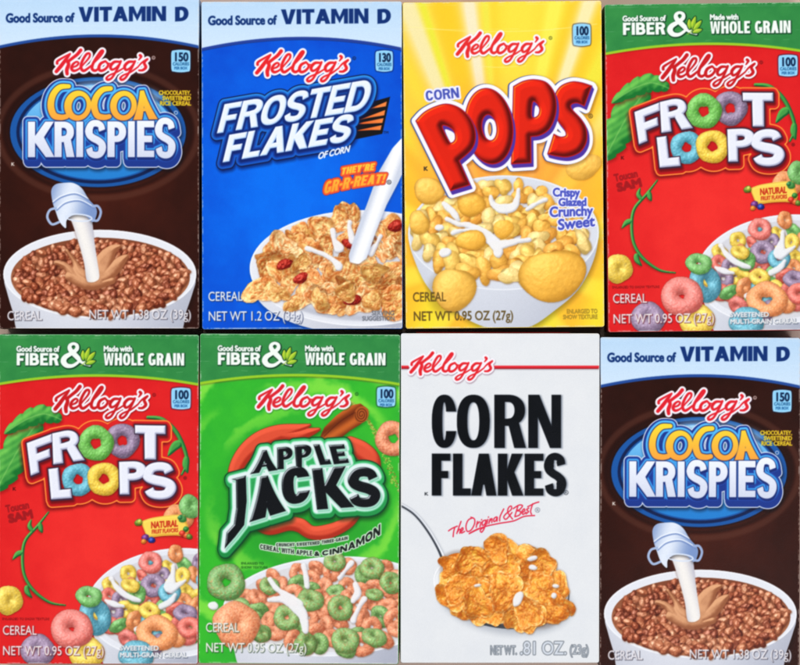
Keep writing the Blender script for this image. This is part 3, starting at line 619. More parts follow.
# ================================================================== 3. yellow box
def art_pops():
    A = Art(403.9, 1.6, 602.6, 327.6, (246, 200, 50)); X, Y = A.X, A.Y; n = BANK[3][:A.ny, :A.nx]
    th = np.degrees(np.arctan2(X - 502, 260 - Y)); r = np.hypot(X - 502, Y - 235)
    base = mixc((250, 200, 40), (252, 168, 60), np.exp(-((r) / 105) ** 2)); A.C[:] = base
    A.C[:] = A.C * (1 - .8 * sstep(.1, 1, np.sin(th / 5.5 + .8))[..., None]) + .8 * sstep(.1, 1, np.sin(th / 5.5 + .8))[..., None] * rgb((252, 226, 70))
    for a, w, c, al in ((-38, 2.2, (232, 228, 60), .75), (-30, 3, (240, 200, 60), .5), (-20, 2.6, (240, 226, 165), .8), (-17, 1.0, (232, 226, 60), .7), (-7, 1.8, (240, 228, 190), .8), (-3.5, 1.2, (236, 224, 70), .7), (12, 2.0, (242, 232, 80), .8), (19, 1.6, (244, 230, 170), .85), (27, 2.4, (238, 224, 60), .8), (36, 2.5, (244, 236, 120), .7), (-48, 3, (236, 224, 60), .7), (50, 4, (242, 226, 60), .7)):
        g = np.clip(np.exp(-((th - a) / w / 1.15) ** 2) * sstep(210, 100, Y) * al * 1.5, 0, 1); A.C[:] = A.C * (1 - g[..., None]) + g[..., None] * rgb(c)
    lo = sstep(240, 300, Y) * .8; g = (lo * (.5 + .5 * np.sin(X / 9 + Y / 30)))[..., None]; A.C[:] = A.C * (1 - g) + g * rgb((240, 224, 50))
    A.soft(A.ell(508, 150, 90, 50, m=60), (250, 150, 70), 40, .55)
    A.soft(np.abs(A.stroke([(410, 26), (470, 31), (540, 31), (598, 25)], .1)) - .15, (252, 236, 150), .6, .8); A.soft(np.abs(A.stroke([(480, 66), (500, 67.5), (526, 66)], .1)) - .1, (250, 235, 160), .5, .8)
    k = 4.21; q = lambda pts: np.array([(410 + x / k, 75 + y / k) for x, y in pts])
    # bowl first, the stem of the first letter comes down over it
    rim = A.ell(502.5, 233, 95.5, 57.5, m=30); body = A.poly([crom([(415, 218), (408, 236), (412, 256), (426, 286), (450, 309), (478, 325), (502, 329), (528, 327), (553, 311), (577, 290), (592, 262), (597, 236), (590, 218), (560, 200), (440, 200)], 6, True)], m=20); body = np.minimum(rim, np.maximum(body, 238 - Y))
    ins = A.ell(502.5, 232, 88, 50, m=30); bowl_rim(A, rim, body, ins, lip=(214, 218, 228), inner=(226, 226, 232))
    A.part('cereal_picture', 'bowl_picture'); pts = []
    for t in range(2500):
        x, y = RS.uniform(414, 592), RS.uniform(184, 276)
        if ((x - 501) / 84) ** 2 + ((y - 231) / 46) ** 2 > 1 or ((x - 494) / 20) ** 2 + ((y - 240) / 9) ** 2 < 1 or (x > 548 and y < 232 and RS.rand() < .45): continue
        if all((x - a) ** 2 + ((y - b) * 1.15) ** 2 > 88 for a, b in pts): pts.append((x, y))
    pts.sort(key=lambda p: p[1])
    for x, y in pts:
        c = [(252, 206, 104), (251, 190, 84), (253, 220, 140), (249, 180, 78)][RS.randint(4)]; m = .85 + (y - 180) / 350
        A.blob(x, y, RS.uniform(7.5, 11) * m, RS.uniform(5.5, 7.5) * m, 4.4 * m, c, ang=RS.uniform(0, 3.14), lump=.24, spec=.14, amb=.66, bump=.36, shadow=.6, bank=1)
    A.part('milk_picture', 'bowl_picture')
    d = A.stroke([(446, 218), (456, 223), (470, 226), (484, 234), (496, 246)], [2, 2.3, 3, 5, 6]); A.stroke([(452, 232), (462, 230), (476, 232), (490, 240)], [2, 1.8, 3, 5], out=d); A.stroke([(496, 246), (512, 242), (528, 240)], [5, 3, 2.4], out=d)
    A.stroke([(490, 196), (492, 204), (502, 209), (514, 206), (518, 190)], [1.6, 3, 4.5, 4, 1.8], out=d); A.stroke([(526, 210), (534, 205), (545, 200)], [2, 2, 2.4], out=d); A.stroke([(443, 203), (452, 212), (458, 220)], [2.5, 3.5, 2], out=d)
    A.ell(444, 252, 6, 4.4, out=None) if False else np.minimum(d, A.ell(444, 252, 6, 4.4), out=d); np.minimum(d, A.ell(438, 227, 4.5, 3), out=d); np.minimum(d, A.ell(497, 252, 5, 6), out=d); A.milk(d)
    A.soft(A.ell(446, 292, 20, 22, m=20), (110, 80, 30), 5, .3)
    for x, y, rx, ry, a in ((428.5, 190, 16, 12, .35), (583, 168, 17, 11.5, -.2), (418, 222, 10, 11, 0), (470, 204, 14, 11, .5), (470, 240, 14, 10, -.2), (502, 229, 10, 9, .3), (452.5, 289, 19.5, 22.5, .3), (551, 276, 31, 27, -.25)):
        A.part('loose_puff_picture'); A.blob(x, y, rx, ry, min(rx, ry) * .55, [(249, 188, 74), (249, 194, 86)][RS.randint(2)], ang=a, lump=.085, spec=.10, amb=.74, bump=.3, shadow=.35, bank=1)
    # title
    A.part('product_title'); H = []
    L1 = A.poly([crom(q([(30, 186), (80, 142), (150, 122), (218, 145), (262, 200), (274, 258), (252, 322), (207, 360)]), 5), ], m=1) if False else None
    def shape(outer, hole=None):
        cs = [np.array(q(outer))]
        if hole is not None: cs.append(np.array(q(hole)))
        return A.poly(cs, m=12)
    P1 = shape(list(map(tuple, crom([(25, 190), (60, 155), (110, 130), (160, 121), (215, 142), (258, 190), (276, 250), (262, 308), (206, 360)], 6))) + [(250, 462), (168, 486)], crom([(136, 214), (165, 218), (186, 238), (190, 268), (176, 284), (163, 276)], 5, True))
    O = np.maximum(A.poly([q(ell(333, 216, 100, 160, -7))], m=12), -A.poly([q(ell(334, 222, 31, 55, -7))], m=12))
    P2 = shape([(437, 50)] + list(map(tuple, crom([(437, 50), (480, 28), (530, 22), (580, 38), (612, 90), (615, 160), (590, 225), (550, 255), (508, 262)], 6))) + [(508, 372), (425, 376)], crom([(518, 116), (536, 124), (546, 148), (540, 172), (522, 182), (512, 170)], 5, True))
    So = list(map(tuple, crom([(735, 135), (705, 122), (680, 128), (682, 148), (720, 190), (742, 232), (742, 285), (715, 328), (665, 348), (618, 345), (578, 335)], 6))) + list(map(tuple, crom([(605, 252), (632, 264), (656, 258), (650, 232), (620, 190), (606, 140), (610, 92), (635, 52), (680, 33), (722, 36), (766, 50)], 6)))
    Sx = shape(So)
    T = np.minimum(np.minimum(P1, O), np.minimum(P2, Sx)); ex = A.extr(T, 1.6, 3.2)
    cut = (Y - 187)  # stem runs behind the bowl edge
    A.soft(ex - 5.5, (120, 60, 20), 2.5, .5, .5, 1.5); A.fill(A.shift(ex, -.8, 0) - 4.6, (60, 80, 150)); A.fill(ex - 4.3, (242, 240, 246))
    for sd in (Sx, P2, O, P1):
        e = A.extr(sd, 1.9, 3.6); A.fill(e - .5, (76, 50, 156)); A.fill(sd - .3, (186, 20, 20), aa=1.3)
        h = A.puff(sd, 7.5, (-.55, -.45, .7)); h2 = A.puff(sd, 3.0, (-.75, -.5, .3))
        c = mixc((96, 6, 4), (236, 38, 16), sstep(.15, .85, h)); w = (sstep(.45, .85, h2) * sstep(.75, .1, -sd / 7.5))[..., None] * .9; c = c * (1 - w) + w * rgb((250, 176, 40)); A.fill(sd + .7, c.astype(f32), aa=1.4)
    rimtop = A.ell(502.5, 233, 95.5, 57.5, m=30)
    A.part('grain_lettering'); d = A.word('CORN', [(425.6, 90.3), (458.6, 87.2), (459.6, 97.4), (426.6, 100.4)], 2.2, 1.9, .9); A.fill(d - 1.9, (232, 232, 248)); A.fill(d, (70, 82, 176))
    maker(A, (455.4, 31.2, 545.6, 63.2), (224, 42, 44), True, (551.3, 38.6), (110, 110, 40), shade=(190, 140, 30)); badge(A, 573.8, 24.6, 591.4, 47, '100')
    A.part('kosher_mark'); A.fill(A.text('K', 423.4, 427, 169.8, 4, .25), (60, 50, 40)); A.part('registered_mark'); e = np.abs(A.ell(590.6, 117, 2, 2)) - .35; A.fill(e, (110, 90, 40)); A.fill(A.text('R', 589.8, 591.6, 118, 1.9, .08), (110, 90, 40))
    A.part('texture_slogan_lettering'); d = A.full()
    for t, x0, x1, b, c, sl in (('Crispy', 552.4, 578.4, 196.8, 8.6, .02), ('Glazed', 558, 585.4, 206.4, 7.8, .0), ('Crunchy', 549, 591.2, 217.4, 10.4, -.03), ('Sweet', 557.4, 593, 230.4, 10.8, -.10)): A.text(t, x0, x1, b, c, .5, slope(sl, x0), out=d)
    A.fill(d - 1.3, (238, 238, 250)); A.fill(d, (70, 80, 186), aa=1.2)
    weight(A, [('CEREAL', 411.4, 444, 300.6, 9.6), ('NET WT 0.95 OZ (27g)', 411.8, 511.4, 319.8, 9.6)], (96, 74, 30), None, .14)
    weight(A, [('ENLARGED TO', 565, 595.6, 314, 4.4), ('SHOW TEXTURE', 561.4, 595.6, 319.6, 4.4)], (150, 124, 40), None, .1, 'serving_lettering')
    frame_noise(A); return A
# ================================================================== 4. red box
FR = dict(o=(252, 164, 104), g=(128, 194, 110), p=(158, 134, 164), y=(250, 214, 88), r=(240, 120, 106), b=(104, 180, 202), k=(244, 132, 122))
def leafshape(A, spine, w, n=9):
    """broad tropical leaf with notched margin around a spine"""
    c = crom(spine, 10); t = np.gradient(c, axis=0); nn = np.stack([t[:, 1], -t[:, 0]], 1); nn /= np.linalg.norm(nn, axis=1)[:, None]
    u = np.linspace(0, 1, len(c)); prof = w * np.sin(np.pi * u ** .8) ** .7
    saw = 1 - .38 * ((u * n) % 1) ** 3
    return A.poly([np.concatenate([c + nn * (prof * saw)[:, None], (c - nn * (prof * saw)[:, None])[::-1]])], m=14), c

def art_froot():
    A = Art(-1.4, 334.6, 198.6, 663.8, (226, 36, 36)); X, Y = A.X, A.Y; n = BANK[3][:A.ny, :A.nx]
    A.C[:] = mixc((208, 20, 26), (238, 46, 42), np.clip(.5 * n + .75 * np.exp(-((X - 95) / 85) ** 2 - ((Y - 540) / 110) ** 2), 0, 1))
    k = 4.444; q = lambda pts: np.array([(10 + x / k, 410 + y / k) for x, y in pts])
    fiber(A, A.x0, A.y0, A.x1)
    # leaves
    L = []
    for sp, w in (([(62, 420), (44, 414), (24, 421), (4, 434)], 10), ([(40, 420), (22, 444), (6, 472), (-4, 492)], 17)):
        d, c = leafshape(A, sp, w, 6); L.append((d, c))
    for d, c in L[::-1]:
        A.part('leaf_picture'); A.soft(d, (120, 10, 10), 3, .55, 1, 2); h = A.puff(d, 9); v = A.stroke(c[::5], .35, out=None)
        s_ = np.sin((X * .7 + Y * 1.1) / 1.3) * .12; A.fill(d, mixc((22, 112, 44), (112, 196, 84), np.clip(h + s_ - .05, 0, 1))); A.fill(np.maximum(np.abs(v) - .2, d), (150, 210, 110), .7)
    A.part('leaf_stem_picture'); d = A.stroke([(148, 417), (162, 419), (175, 430), (184, 447), (187, 462), (182, 474)], [1.6, 2.2, 2.2, 2.0, 1.7, 1.0]); A.soft(d, (120, 10, 10), 2.5, .5, -1, 1.5)
    for sp, w in (([(182, 442), (175, 446), (168, 456)], 4.5), ([(187, 455), (186, 465), (188, 473)], 3.6)): e, c = leafshape(A, sp, w, 1); np.minimum(d, e, out=d)
    A.fill(d, mixc((16, 92, 44), (86, 176, 78), sstep(.1, .9, A.puff(d, 2.6))))
    # vine of the lower picture
    A.part('vine_picture'); d = A.stroke([(49, 512), (38, 526), (26, 540), (23, 556), (25, 575), (34, 590), (50, 602), (66, 605)], [.8, 1.4, 1.6, 1.6, 1.6, 1.6, 1.3, .7])
    for sp, w in (([(40, 522), (41, 528), (43, 533)], 2.8), ([(24, 552), (18, 554), (13, 560)], 2.8), ([(27, 585), (28, 592), (33, 598)], 2.8), ([(34, 532), (30, 526), (32, 519)], 2.4)): e, c = leafshape(A, sp, w, 1); np.minimum(d, e, out=d)
    A.soft(d, (120, 10, 10), 2, .5, -.8, 1.2); A.fill(d, mixc((16, 92, 44), (96, 180, 84), sstep(.1, .9, A.puff(d, 2))))
    # title
    A.part('product_title'); T = A.full()
    for ch, qd, st, ba in (('F', [(75, 147), (186, 106), (196, 250), (94, 292)], 9.4, 8.2), ('R', [(188, 104), (296, 80), (330, 222), (194, 242)], 9.2, 7.0), ('T', [(556, 66), (692, 68), (690, 219), (560, 217)], 11.6, 8.4),
                          ('L', [(172, 262), (262, 250), (277, 390), (185, 397)], 10.0, 9.0), ('P', [(486, 229), (608, 224), (606, 372), (490, 374)], 9.8, 7.6), ('S', [(588, 240), (728, 226), (742, 390), (598, 396)], 10.6, 8.6)):
        A.letter(ch, q(qd), st, ba, out=T)
    rings = [(500, 135, 76, 'p'), (383, 147, 78, 'g'), (305, 308, 72, 'b'), (420, 305, 74, 'y')]
    RG = A.full()
    for x, y, r, c in rings: np.minimum(RG, A.ell(10 + x / k, 410 + y / k, r / k, r / k * 1.03), out=RG)
    B = np.minimum(T, RG); ex = A.extr(B, 1.2, 3.2) - 4.2; ex = blur(ex, 2)
    A.soft(ex, (96, 8, 10), 4, .85, -2.5, 3.5); A.soft(ex, (120, 8, 10), 2, .5, 1, 3); A.fill(ex - 1.5, (236, 70, 40)); A.fill(ex - 1.0, (248, 156, 60)); A.fill(ex - .1, mixc((216, 34, 34), (186, 18, 24), np.clip((Y - 420) / 90, 0, 1)))
    t2 = A.extr(T, .9, 2.4); A.soft(t2 - 2, (90, 6, 14), 1.8, .8); A.fill(T - 1.1, (52, 30, 50)); A.fill(A.extr(T, .5, 1.0) - .8, (60, 34, 60)); h = A.puff(T, 2.2)
    for x, y, r, c in rings:
        A.ring(10 + x / k, 410 + y / k, r / k, {'p': (150, 128, 158), 'g': (122, 200, 92), 'b': (104, 186, 208), 'y': (246, 206, 72)}[c], tilt=.12, ang=RS.rand() * 6, tube=.345, bump=0.33, bank=0, amb=.6, spec=.10, shadow=.75)
    fr = A.full()
    for ch, qd, st, ba in (('R', [(188, 104), (296, 80), (330, 222), (194, 242)], 9.2, 7.0), ('T', [(556, 66), (692, 68), (690, 219), (560, 217)], 11.6, 8.4)): A.letter(ch, q(qd), st, ba, out=fr)
    for ch, qd, st, ba in (('L', [(172, 262), (262, 250), (277, 390), (185, 397)], 10.0, 9.0), ('P', [(486, 229), (608, 224), (606, 372), (490, 374)], 9.8, 7.6)): A.letter(ch, q(qd), st, ba, out=fr)
    A.fill(fr - 1.0, (52, 34, 54)); A.fill(T, mixc((168, 172, 200), (236, 238, 248), sstep(.1, .75, h)), aa=1.3)
    A.part('registered_mark'); A.fill(A.ell(185.3, 477.5, 1.9, 1.9), (130, 16, 20), .8); A.part('kosher_mark'); A.fill(A.text('K', 13, 16, 490.4, 3.2, .2), (90, 10, 14))
    maker(A, (52.5, 384.4, 149, 419), (196, 24, 30), True, (154.2, 394.6), (120, 16, 20), shade=(110, 10, 14)); badge(A, 171.4, 387.2, 190.6, 409, '100')
    A.part('mascot_name_lettering'); rot = lambda a, cx, cy: (lambda p: np.stack([cx + (p[:, 0] - cx) * math.cos(a) - (p[:, 1] - cy) * math.sin(a), cy + (p[:, 0] - cx) * math.sin(a) + (p[:, 1] - cy) * math.cos(a)], 1))
    d = A.text('Toucan', 7, 30, 512.5, 7.4, .38, rot(-.2, 7, 512)); A.text('SAM', 10, 34, 522.5, 8, .85, rot(-.22, 10, 522), out=d); A.fill(d, (150, 20, 26), .9)
    # bowl
    rim = A.ell(174, 603, 88, 55, -6, m=40); body = np.minimum(rim, A.poly([crom([(87, 603), (90, 622), (98, 645), (108, 668), (150, 690), (230, 680), (240, 600), (160, 560)], 6, True)], m=20)); ins = A.ell(176, 603, 83, 49, -6, m=40)
    bowl_rim(A, rim, body, ins, inner=(222, 222, 228)); A.part('cereal_picture', 'bowl_picture'); pts = []
    for t in range(3000):
        x, y = RS.uniform(98, 206), RS.uniform(558, 648)
        if ((x - 176) / 77) ** 2 + ((y - 601 + (x - 176) * .1) / 42) ** 2 > 1: continue
        if all((x - a) ** 2 + ((y - b) * 1.15) ** 2 > 130 for a, b in pts): pts.append((x, y))
    pts.sort(key=lambda p: p[1]); ks = 'ogpyrbkoyr'
    for i, (x, y) in enumerate(pts):
        m = .86 + (y - 560) / 320; A.ring(x, y, RS.uniform(9, 10.8) * m, FR[ks[RS.randint(10)]], tilt=RS.uniform(.2, 1.25), ang=RS.uniform(0, 6.3), tube=.38, bump=0.20, amb=.58, spec=.10, shadow=.6)
    for x, y, r, c, tl, a in ((151, 562, 11.5, 'k', .4, .5), (154, 585, 12.5, 'p', .5, .2), (170, 592, 11, 'b', .4, 0), (137, 594, 10, 'g', .5, 2), (150, 610, 10.5, 'y', .8, .2), (186, 613, 12, 'p', .9, .2), (190, 627, 12, 'r', .6, 0), (131, 585, 9.5, 'y', 1, .3), (119, 625, 10, 'g', 1.2, 2.6), (176, 553, 9, 'o', .8, 1.4), (134, 620, 10, 'o', 1.0, 1.9)):
        A.ring(x, y, r, FR[c], tilt=tl, ang=a, tube=.37, bump=0.20, amb=.6, spec=.12, shadow=.6)
    A.part('milk_picture', 'bowl_picture'); d = A.stroke([(112, 578), (118, 588), (128, 596), (140, 600)], [2.4, 2.8, 3, 2]); A.stroke([(106, 600), (114, 604), (124, 606)], [2.2, 3, 2], out=d)
    A.stroke([(174, 565), (173, 575), (170, 586)], [2, 3, 6], out=d); A.stroke([(186, 580), (178, 585), (172, 588)], [1.6, 3, 5], out=d); A.stroke([(176, 594), (170, 602), (162, 606)], [2, 3, 3], out=d); np.minimum(d, A.ell(138, 629, 4, 3), out=d); A.milk(d)
    for x, y, r, c, tl, a, tb in ((179, 517, 15, 'o', .75, .2, .44), (190, 506, 12, 'g', .7, 1.2, .42), (9.5, 600, 14.5, 'y', .45, 1.6, .46), (38.4, 650, 17, 'p', .45, .2, .46), (87, 652, 18, 'y', .65, 0, .44), (96, 616, 19, 'b', .8, 1.2, .36), (89.5, 596, 13, 'g', .8, .2, .37), (72.4, 628.5, 21, 'k', .5, .1, .42), (157.3, 633, 20.5, 'o', .62, .05, .36), (137, 655, 17, 'b', .6, 0, .46)):
        A.part('loose_ring_picture'); A.ring(x, y, r, FR[c], tilt=tl, ang=a, tube=tb, bump=0.28, amb=.62, spec=.12, shadow=.5)
    # parchment badge
    A.part('flavor_badge'); z = lambda pts: [(730 + x / 11.43 - 605.5, 180 + y / 11.43 + 330.7) for x, y in pts]
    d = A.poly([z(crom([(190, 120), (300, 80), (450, 55), (600, 40), (690, 45)], 4)) + z(crom([(745, 220), (700, 290), (600, 280), (450, 285), (330, 300), (265, 310)], 4))])
    A.soft(d, (130, 10, 10), 2, .5, 0, 1.5); A.fill(d, mixc((228, 174, 60), (252, 222, 96), sstep(.2, .8, A.puff(d, 3)))); A.fill(np.abs(d + .8) - .2, (190, 130, 40), .7)
    for (x, y, r, c) in ((165, 130, 3.4, (120, 150, 50)), (180, 120, 2.2, (180, 190, 70)), (245, 300, 3.2, (120, 60, 140)), (315, 330, 3.0, (40, 60, 160)), (225, 345, 2.4, (230, 140, 50)), (665, 85, 3.6, (90, 170, 90)), (640, 70, 2.2, (60, 140, 80)), (705, 205, 2.6, (60, 140, 60)), (665, 255, 3.0, (220, 60, 40)), (715, 280, 2.8, (230, 100, 50)), (745, 290, 2.6, (110, 140, 50))):
        (px, py), = z([(x, y)]); A.blob(px, py, r, r, r, c, spec=.3, bump=.2, shadow=.3, amb=.6)
    d = A.text('NATURAL', 730 + 310 / 11.43 - 605.5, 730 + 610 / 11.43 - 605.5, 180 + 196 / 11.43 + 330.7, 6.6, .34, slope(-.07, 151)); A.text('FRUIT FLAVORS', 730 + 318 / 11.43 - 605.5, 730 + 616 / 11.43 - 605.5, 180 + 260 / 11.43 + 330.7, 4.2, .2, slope(-.07, 151), out=d); A.fill(d, (196, 50, 26), aa=1.2)
    A.part('texture_lettering'); A.fill(A.text('ENLARGED TO SHOW TEXTURE', 3, 50, 620, 2.4, .05), (120, 16, 20), .8)
    weight(A, [('CEREAL', 3.5, 37, 634.6, 9.6), ('NET WT 0.95 OZ (27g)', 3.5, 104.5, 655, 9.6)], (234, 226, 226), (110, 40, 50), .08)
    weight(A, [('SWEETENED', 120.6, 159, 650, 4.8), ('MULTI-GRAIN CEREAL', 120.6, 187.4, 656.8, 4.8)], (240, 240, 240), (90, 100, 120), .2, 'description_lettering')
    frame_noise(A); return A

# ================================================================== 5. green box
def art_apple():
    A = Art(199.3, 334.2, 399.3, 663.6, (52, 176, 48)); X, Y = A.X, A.Y; n = BANK[3][:A.ny, :A.nx]
    r = np.hypot((X - 300) * .95, Y - 490); th = np.arctan2(Y - 490, X - 300); sp = np.sin(r / 6.5 - th * 1.0 + 3.0 * (n - .5)) * np.sin(r / 17 + th * 2 + 1)
    A.C[:] = mixc((38, 164, 46), (60, 190, 44), np.clip(.5 + .8 * (n - .4), 0, 1)); g = sstep(.0, .9, sp) * sstep(35, 110, r) * .7; A.C[:] = A.C * (1 - g[..., None]) + g[..., None] * rgb((150, 232, 72))
    A.soft(A.ell(300, 500, 75, 60, m=60), (20, 120, 40), 30, .5); fiber(A, A.x0, A.y0, A.x1)
    k = 4.21; q = lambda pts: np.array([(205 + x / k, 430 + y / k) for x, y in pts])
    A.part('apple_outline_picture')
    d = A.stroke(q([(118, 250), (125, 175), (165, 100), (230, 45), (310, 12), (400, -8), (440, -22)]), [3, 6.5, 8, 9, 8, 4.2, 1], 8); A.stroke(q([(300, 15), (380, 22), (440, 8), (478, -4)]), [6, 6, 4, 1.4], 8, out=d)
    A.stroke(q([(610, 55), (660, 85), (700, 120), (722, 165)]), [7, 9, 8, 4], 8, out=d); A.stroke(q([(200, 400), (270, 415), (350, 395), (400, 400), (450, 430), (520, 425), (600, 390), (650, 350)]), [2, 6, 6.5, 7, 6.5, 7, 5.5, 2], 8, out=d)
    A.soft(d, (10, 70, 20), 3, .6, 1, 2); A.fill(d - .6, (120, 40, 20), .7); A.fill(d, mixc((170, 44, 26), (238, 92, 62), sstep(.15, .85, A.puff(d, 5.5, (-.3, -.7, .6)))))
    # cinnamon stick and dust
    A.part('cinnamon_picture'); dust = RS.rand(380, 3)
    for a, b, c in dust:
        t = a; px = 350 + t * 46 + (b - .5) * 12; py = 404 + t * t * 70 + (b - .5) * 14 + t * 14
        A.blob(px, py, .55, .5, .4, (150, 190, 70) if c > .4 else (130, 120, 40), shadow=0, lump=0, amb=.9) if c > .15 else None
    st = A.poly([np.array([(318, 441), (324, 427), (336, 415), (350, 405), (360, 403), (368, 409), (367, 418), (360, 424), (350, 430), (340, 438), (330, 446)])]); A.soft(st, (10, 80, 20), 3, .6, 0, 2)
    t = ((X - 318) * .55 + (Y - 441) * .85) / 12; A.fill(st, mixc((112, 44, 14), (196, 96, 36), np.clip(.5 + .5 * np.sin(t * 5 + .5), 0, 1)))
    A.fill(np.maximum(A.stroke([(324, 436), (340, 421), (356, 411)], .35), st), (80, 26, 8), .8)
    e = A.ell(361, 414, 7.2, 8.6, 20); A.fill(e, (170, 84, 32)); spi = A.stroke([(361 + (1 + a * .34) * math.cos(a), 414 + (1.2 + a * .41) * math.sin(a)) for a in np.linspace(0, 16, 40)], .42, 2); A.fill(np.maximum(spi, e), (84, 30, 10), .9)
    # title
    A.part('product_title'); T = A.full()
    for ch, qd, s_, b_ in (('A', [(222, 88), (278, 82), (306, 168), (190, 186)], 6.4, 4.2), ('P', [(303, 74), (366, 67), (372, 160), (304, 166)], 6.4, 4.6), ('P', [(376, 64), (450, 58), (440, 152), (384, 158)], 6.6, 4.6), ('L', [(455, 60), (500, 58), (532, 142), (484, 146)], 6.4, 5.2), ('E', [(520, 62), (584, 58), (606, 136), (542, 143)], 6.4, 4.6),
                            ('A', [(214, 200), (284, 188), (342, 340), (188, 388)], 11.4, 7), ('C', [(318, 160), (440, 145), (446, 300), (328, 318)], 12, 9.2), ('K', [(450, 162), (592, 150), (626, 322), (472, 334)], 10.8, 9.0), ('S', [(602, 160), (726, 154), (740, 318), (604, 322)], 10.8, 9.2)):
        A.letter(ch, q(qd), s_, b_, out=T)
    A.poly([q([(112, 208), (172, 192), (176, 300), (166, 400), (128, 450), (84, 500), (92, 432), (122, 398), (132, 330), (130, 212)])], out=T)
    ex = A.extr(T, 1.0, 2.6)
    A.soft(ex - 8, (6, 50, 20), 3.5, .7, .5, 2.5); A.fill(ex - 7.6, (8, 70, 36)); A.fill(A.extr(T, .6, 2.4) - 6.4, mixc((60, 184, 104), (28, 136, 66), np.clip((A.Y - 440) / 90, 0, 1))); A.fill(T - 4.6, (126, 214, 168)); A.fill(T - 3.6, (222, 236, 236)); A.soft(A.shift(T, 1.6, 1.8) - .6, (110, 196, 156), 1.2, .9)
    A.fill(np.minimum(T - .9, A.extr(T, .6, 1.0) - .5), (196, 222, 218), .6); h = A.puff(T, 2.4, (-.5, -.55, .6)); A.fill(T, mixc((12, 15, 20), (196, 204, 210), sstep(.66, .95, h) * sstep(-2.9, -1.0, T) * sstep(-.1, -.6, T)), aa=1.2)
    maker(A, (255.2, 384, 349.9, 416.4), (214, 34, 46), True, (356.2, 393.6), (20, 90, 30), shade=(20, 100, 30)); badge(A, 376.4, 386, 394.8, 406.4, '100')
    A.part('loose_ring_picture')
    A.ring(393, 438, 18, (240, 150, 110), tilt=.3, ang=.3, tube=.36, speck=(190, 80, 40), bump=0.28, amb=.62, shadow=.5)
    # bowl
    rim = A.ell(334, 606, 111, 50, -3, m=40); body = np.minimum(rim, A.poly([crom([(223, 606), (226, 625), (234, 648), (246, 672), (300, 690), (420, 690), (440, 610), (320, 570)], 6, True)], m=20)); ins = A.ell(337, 606, 104, 45.5, -3, m=40)
    bowl_rim(A, rim, body, ins, inner=(228, 226, 228)); A.part('cereal_picture', 'bowl_picture'); pts = []
    for t in range(3000):
        x, y = RS.uniform(238, 405), RS.uniform(564, 652)
        if ((x - 337) / 98) ** 2 + ((y - 606 + (x - 337) * .05) / 42) ** 2 > 1 or ((x - 296) / 14) ** 2 + ((y - 604) / 9) ** 2 < 1: continue
        if all((x - a) ** 2 + ((y - b) * 1.15) ** 2 > 150 for a, b in pts): pts.append((x, y))
    pts.sort(key=lambda p: p[1]); oc = (250, 160, 118); gc = (142, 186, 108)
    for x, y in pts:
        m = .86 + (y - 560) / 320; g = RS.rand() < .2; A.ring(x, y, RS.uniform(9.6, 11.6) * m, gc if g else oc, tilt=RS.uniform(.3, 1.25), ang=RS.uniform(0, 6.3), tube=.39, speck=(200, 84, 44) if not g else (70, 120, 50), bump=0.23, amb=.6, spec=.1, shadow=.55)
    for x, y, rr, tl, a in ((335, 561, 11, .6, .2), (270, 586, 10, .7, .3), (311, 600, 13.5, .8, .2), (287.5, 617.5, 13.2, .3, 0), (341, 607.5, 13, .35, 1), (372.5, 567.5, 12, .6, .1), (391, 582, 11.5, .6, 1), (307, 643, 12, .9, 1.3), (375, 637, 13, 1.0, .3), (346, 640, 14, .55, .1), (375, 594, 9, 1.1, .1), (262, 634, 9, .9, 1)):
        A.ring(x, y, rr, gc, tilt=tl, ang=a, tube=.40, speck=(196, 110, 60), bump=0.25, amb=.6, spec=.1, shadow=.6)
    A.part('milk_picture', 'bowl_picture'); d = A.stroke([(270, 579), (277, 588), (288, 596), (298, 604)], [2.4, 3, 4, 6]); A.stroke([(270, 600), (284, 599), (296, 606), (304, 616), (306, 630)], [2, 4, 6, 5, 3], out=d)
    A.stroke([(304, 565), (306, 574), (308, 586)], [3, 2.4, 2.6], out=d); A.stroke([(352, 562), (346, 570), (340, 577)], [2.4, 2, 2.6], out=d); A.stroke([(365, 598), (359, 608), (354, 620)], [2.6, 2, 3.4], out=d); A.stroke([(356, 584), (358, 592), (354, 600)], [3, 4, 2.5], out=d); A.milk(d)
    # curved copy
    A.part('description_lettering')
    def arcw(x0, x1, f0, f1): 
        def w(p): u, v = p[:, 0], p[:, 1]; return np.stack([x0 + (x1 - x0) * u, f0(u) * (1 - v) + f1(u) * v], 1)
        return w
    z5 = lambda y: 515 + y / 5.714
    d = A.word('CRUNCHY SWEETENED THREE-GRAIN', arcw(276.5, 348, lambda u: z5(160 + 4 * u - 46 * u * u), lambda u: z5(179 + 4 * u - 46 * u * u)), .75, .75, .5)
    A.word('CEREAL WITH APPLE', arcw(260.5, 312.5, lambda u: z5(166 + 56 * u - 18 * u * u), lambda u: z5(193 + 56 * u - 18 * u * u)), .95, .9, .6, out=d); np.minimum(d, A.text('&', 315, 319.4, z5(231), 4.4, .3), out=d)
    A.word('CINNAMON', arcw(322.5, 380.5, lambda u: z5(202 - 44 * u - 112 * u * u), lambda u: z5(230 - 24 * u - 98 * u * u)), 2.1, 1.8, .9, out=d)
    A.fill(d - 1.0, (226, 240, 226), .92); A.fill(d, (22, 30, 26), aa=1.3)
    A.part('milk_drop_picture'); A.milk(A.ell(213, 606, 5.2, 4, 8))
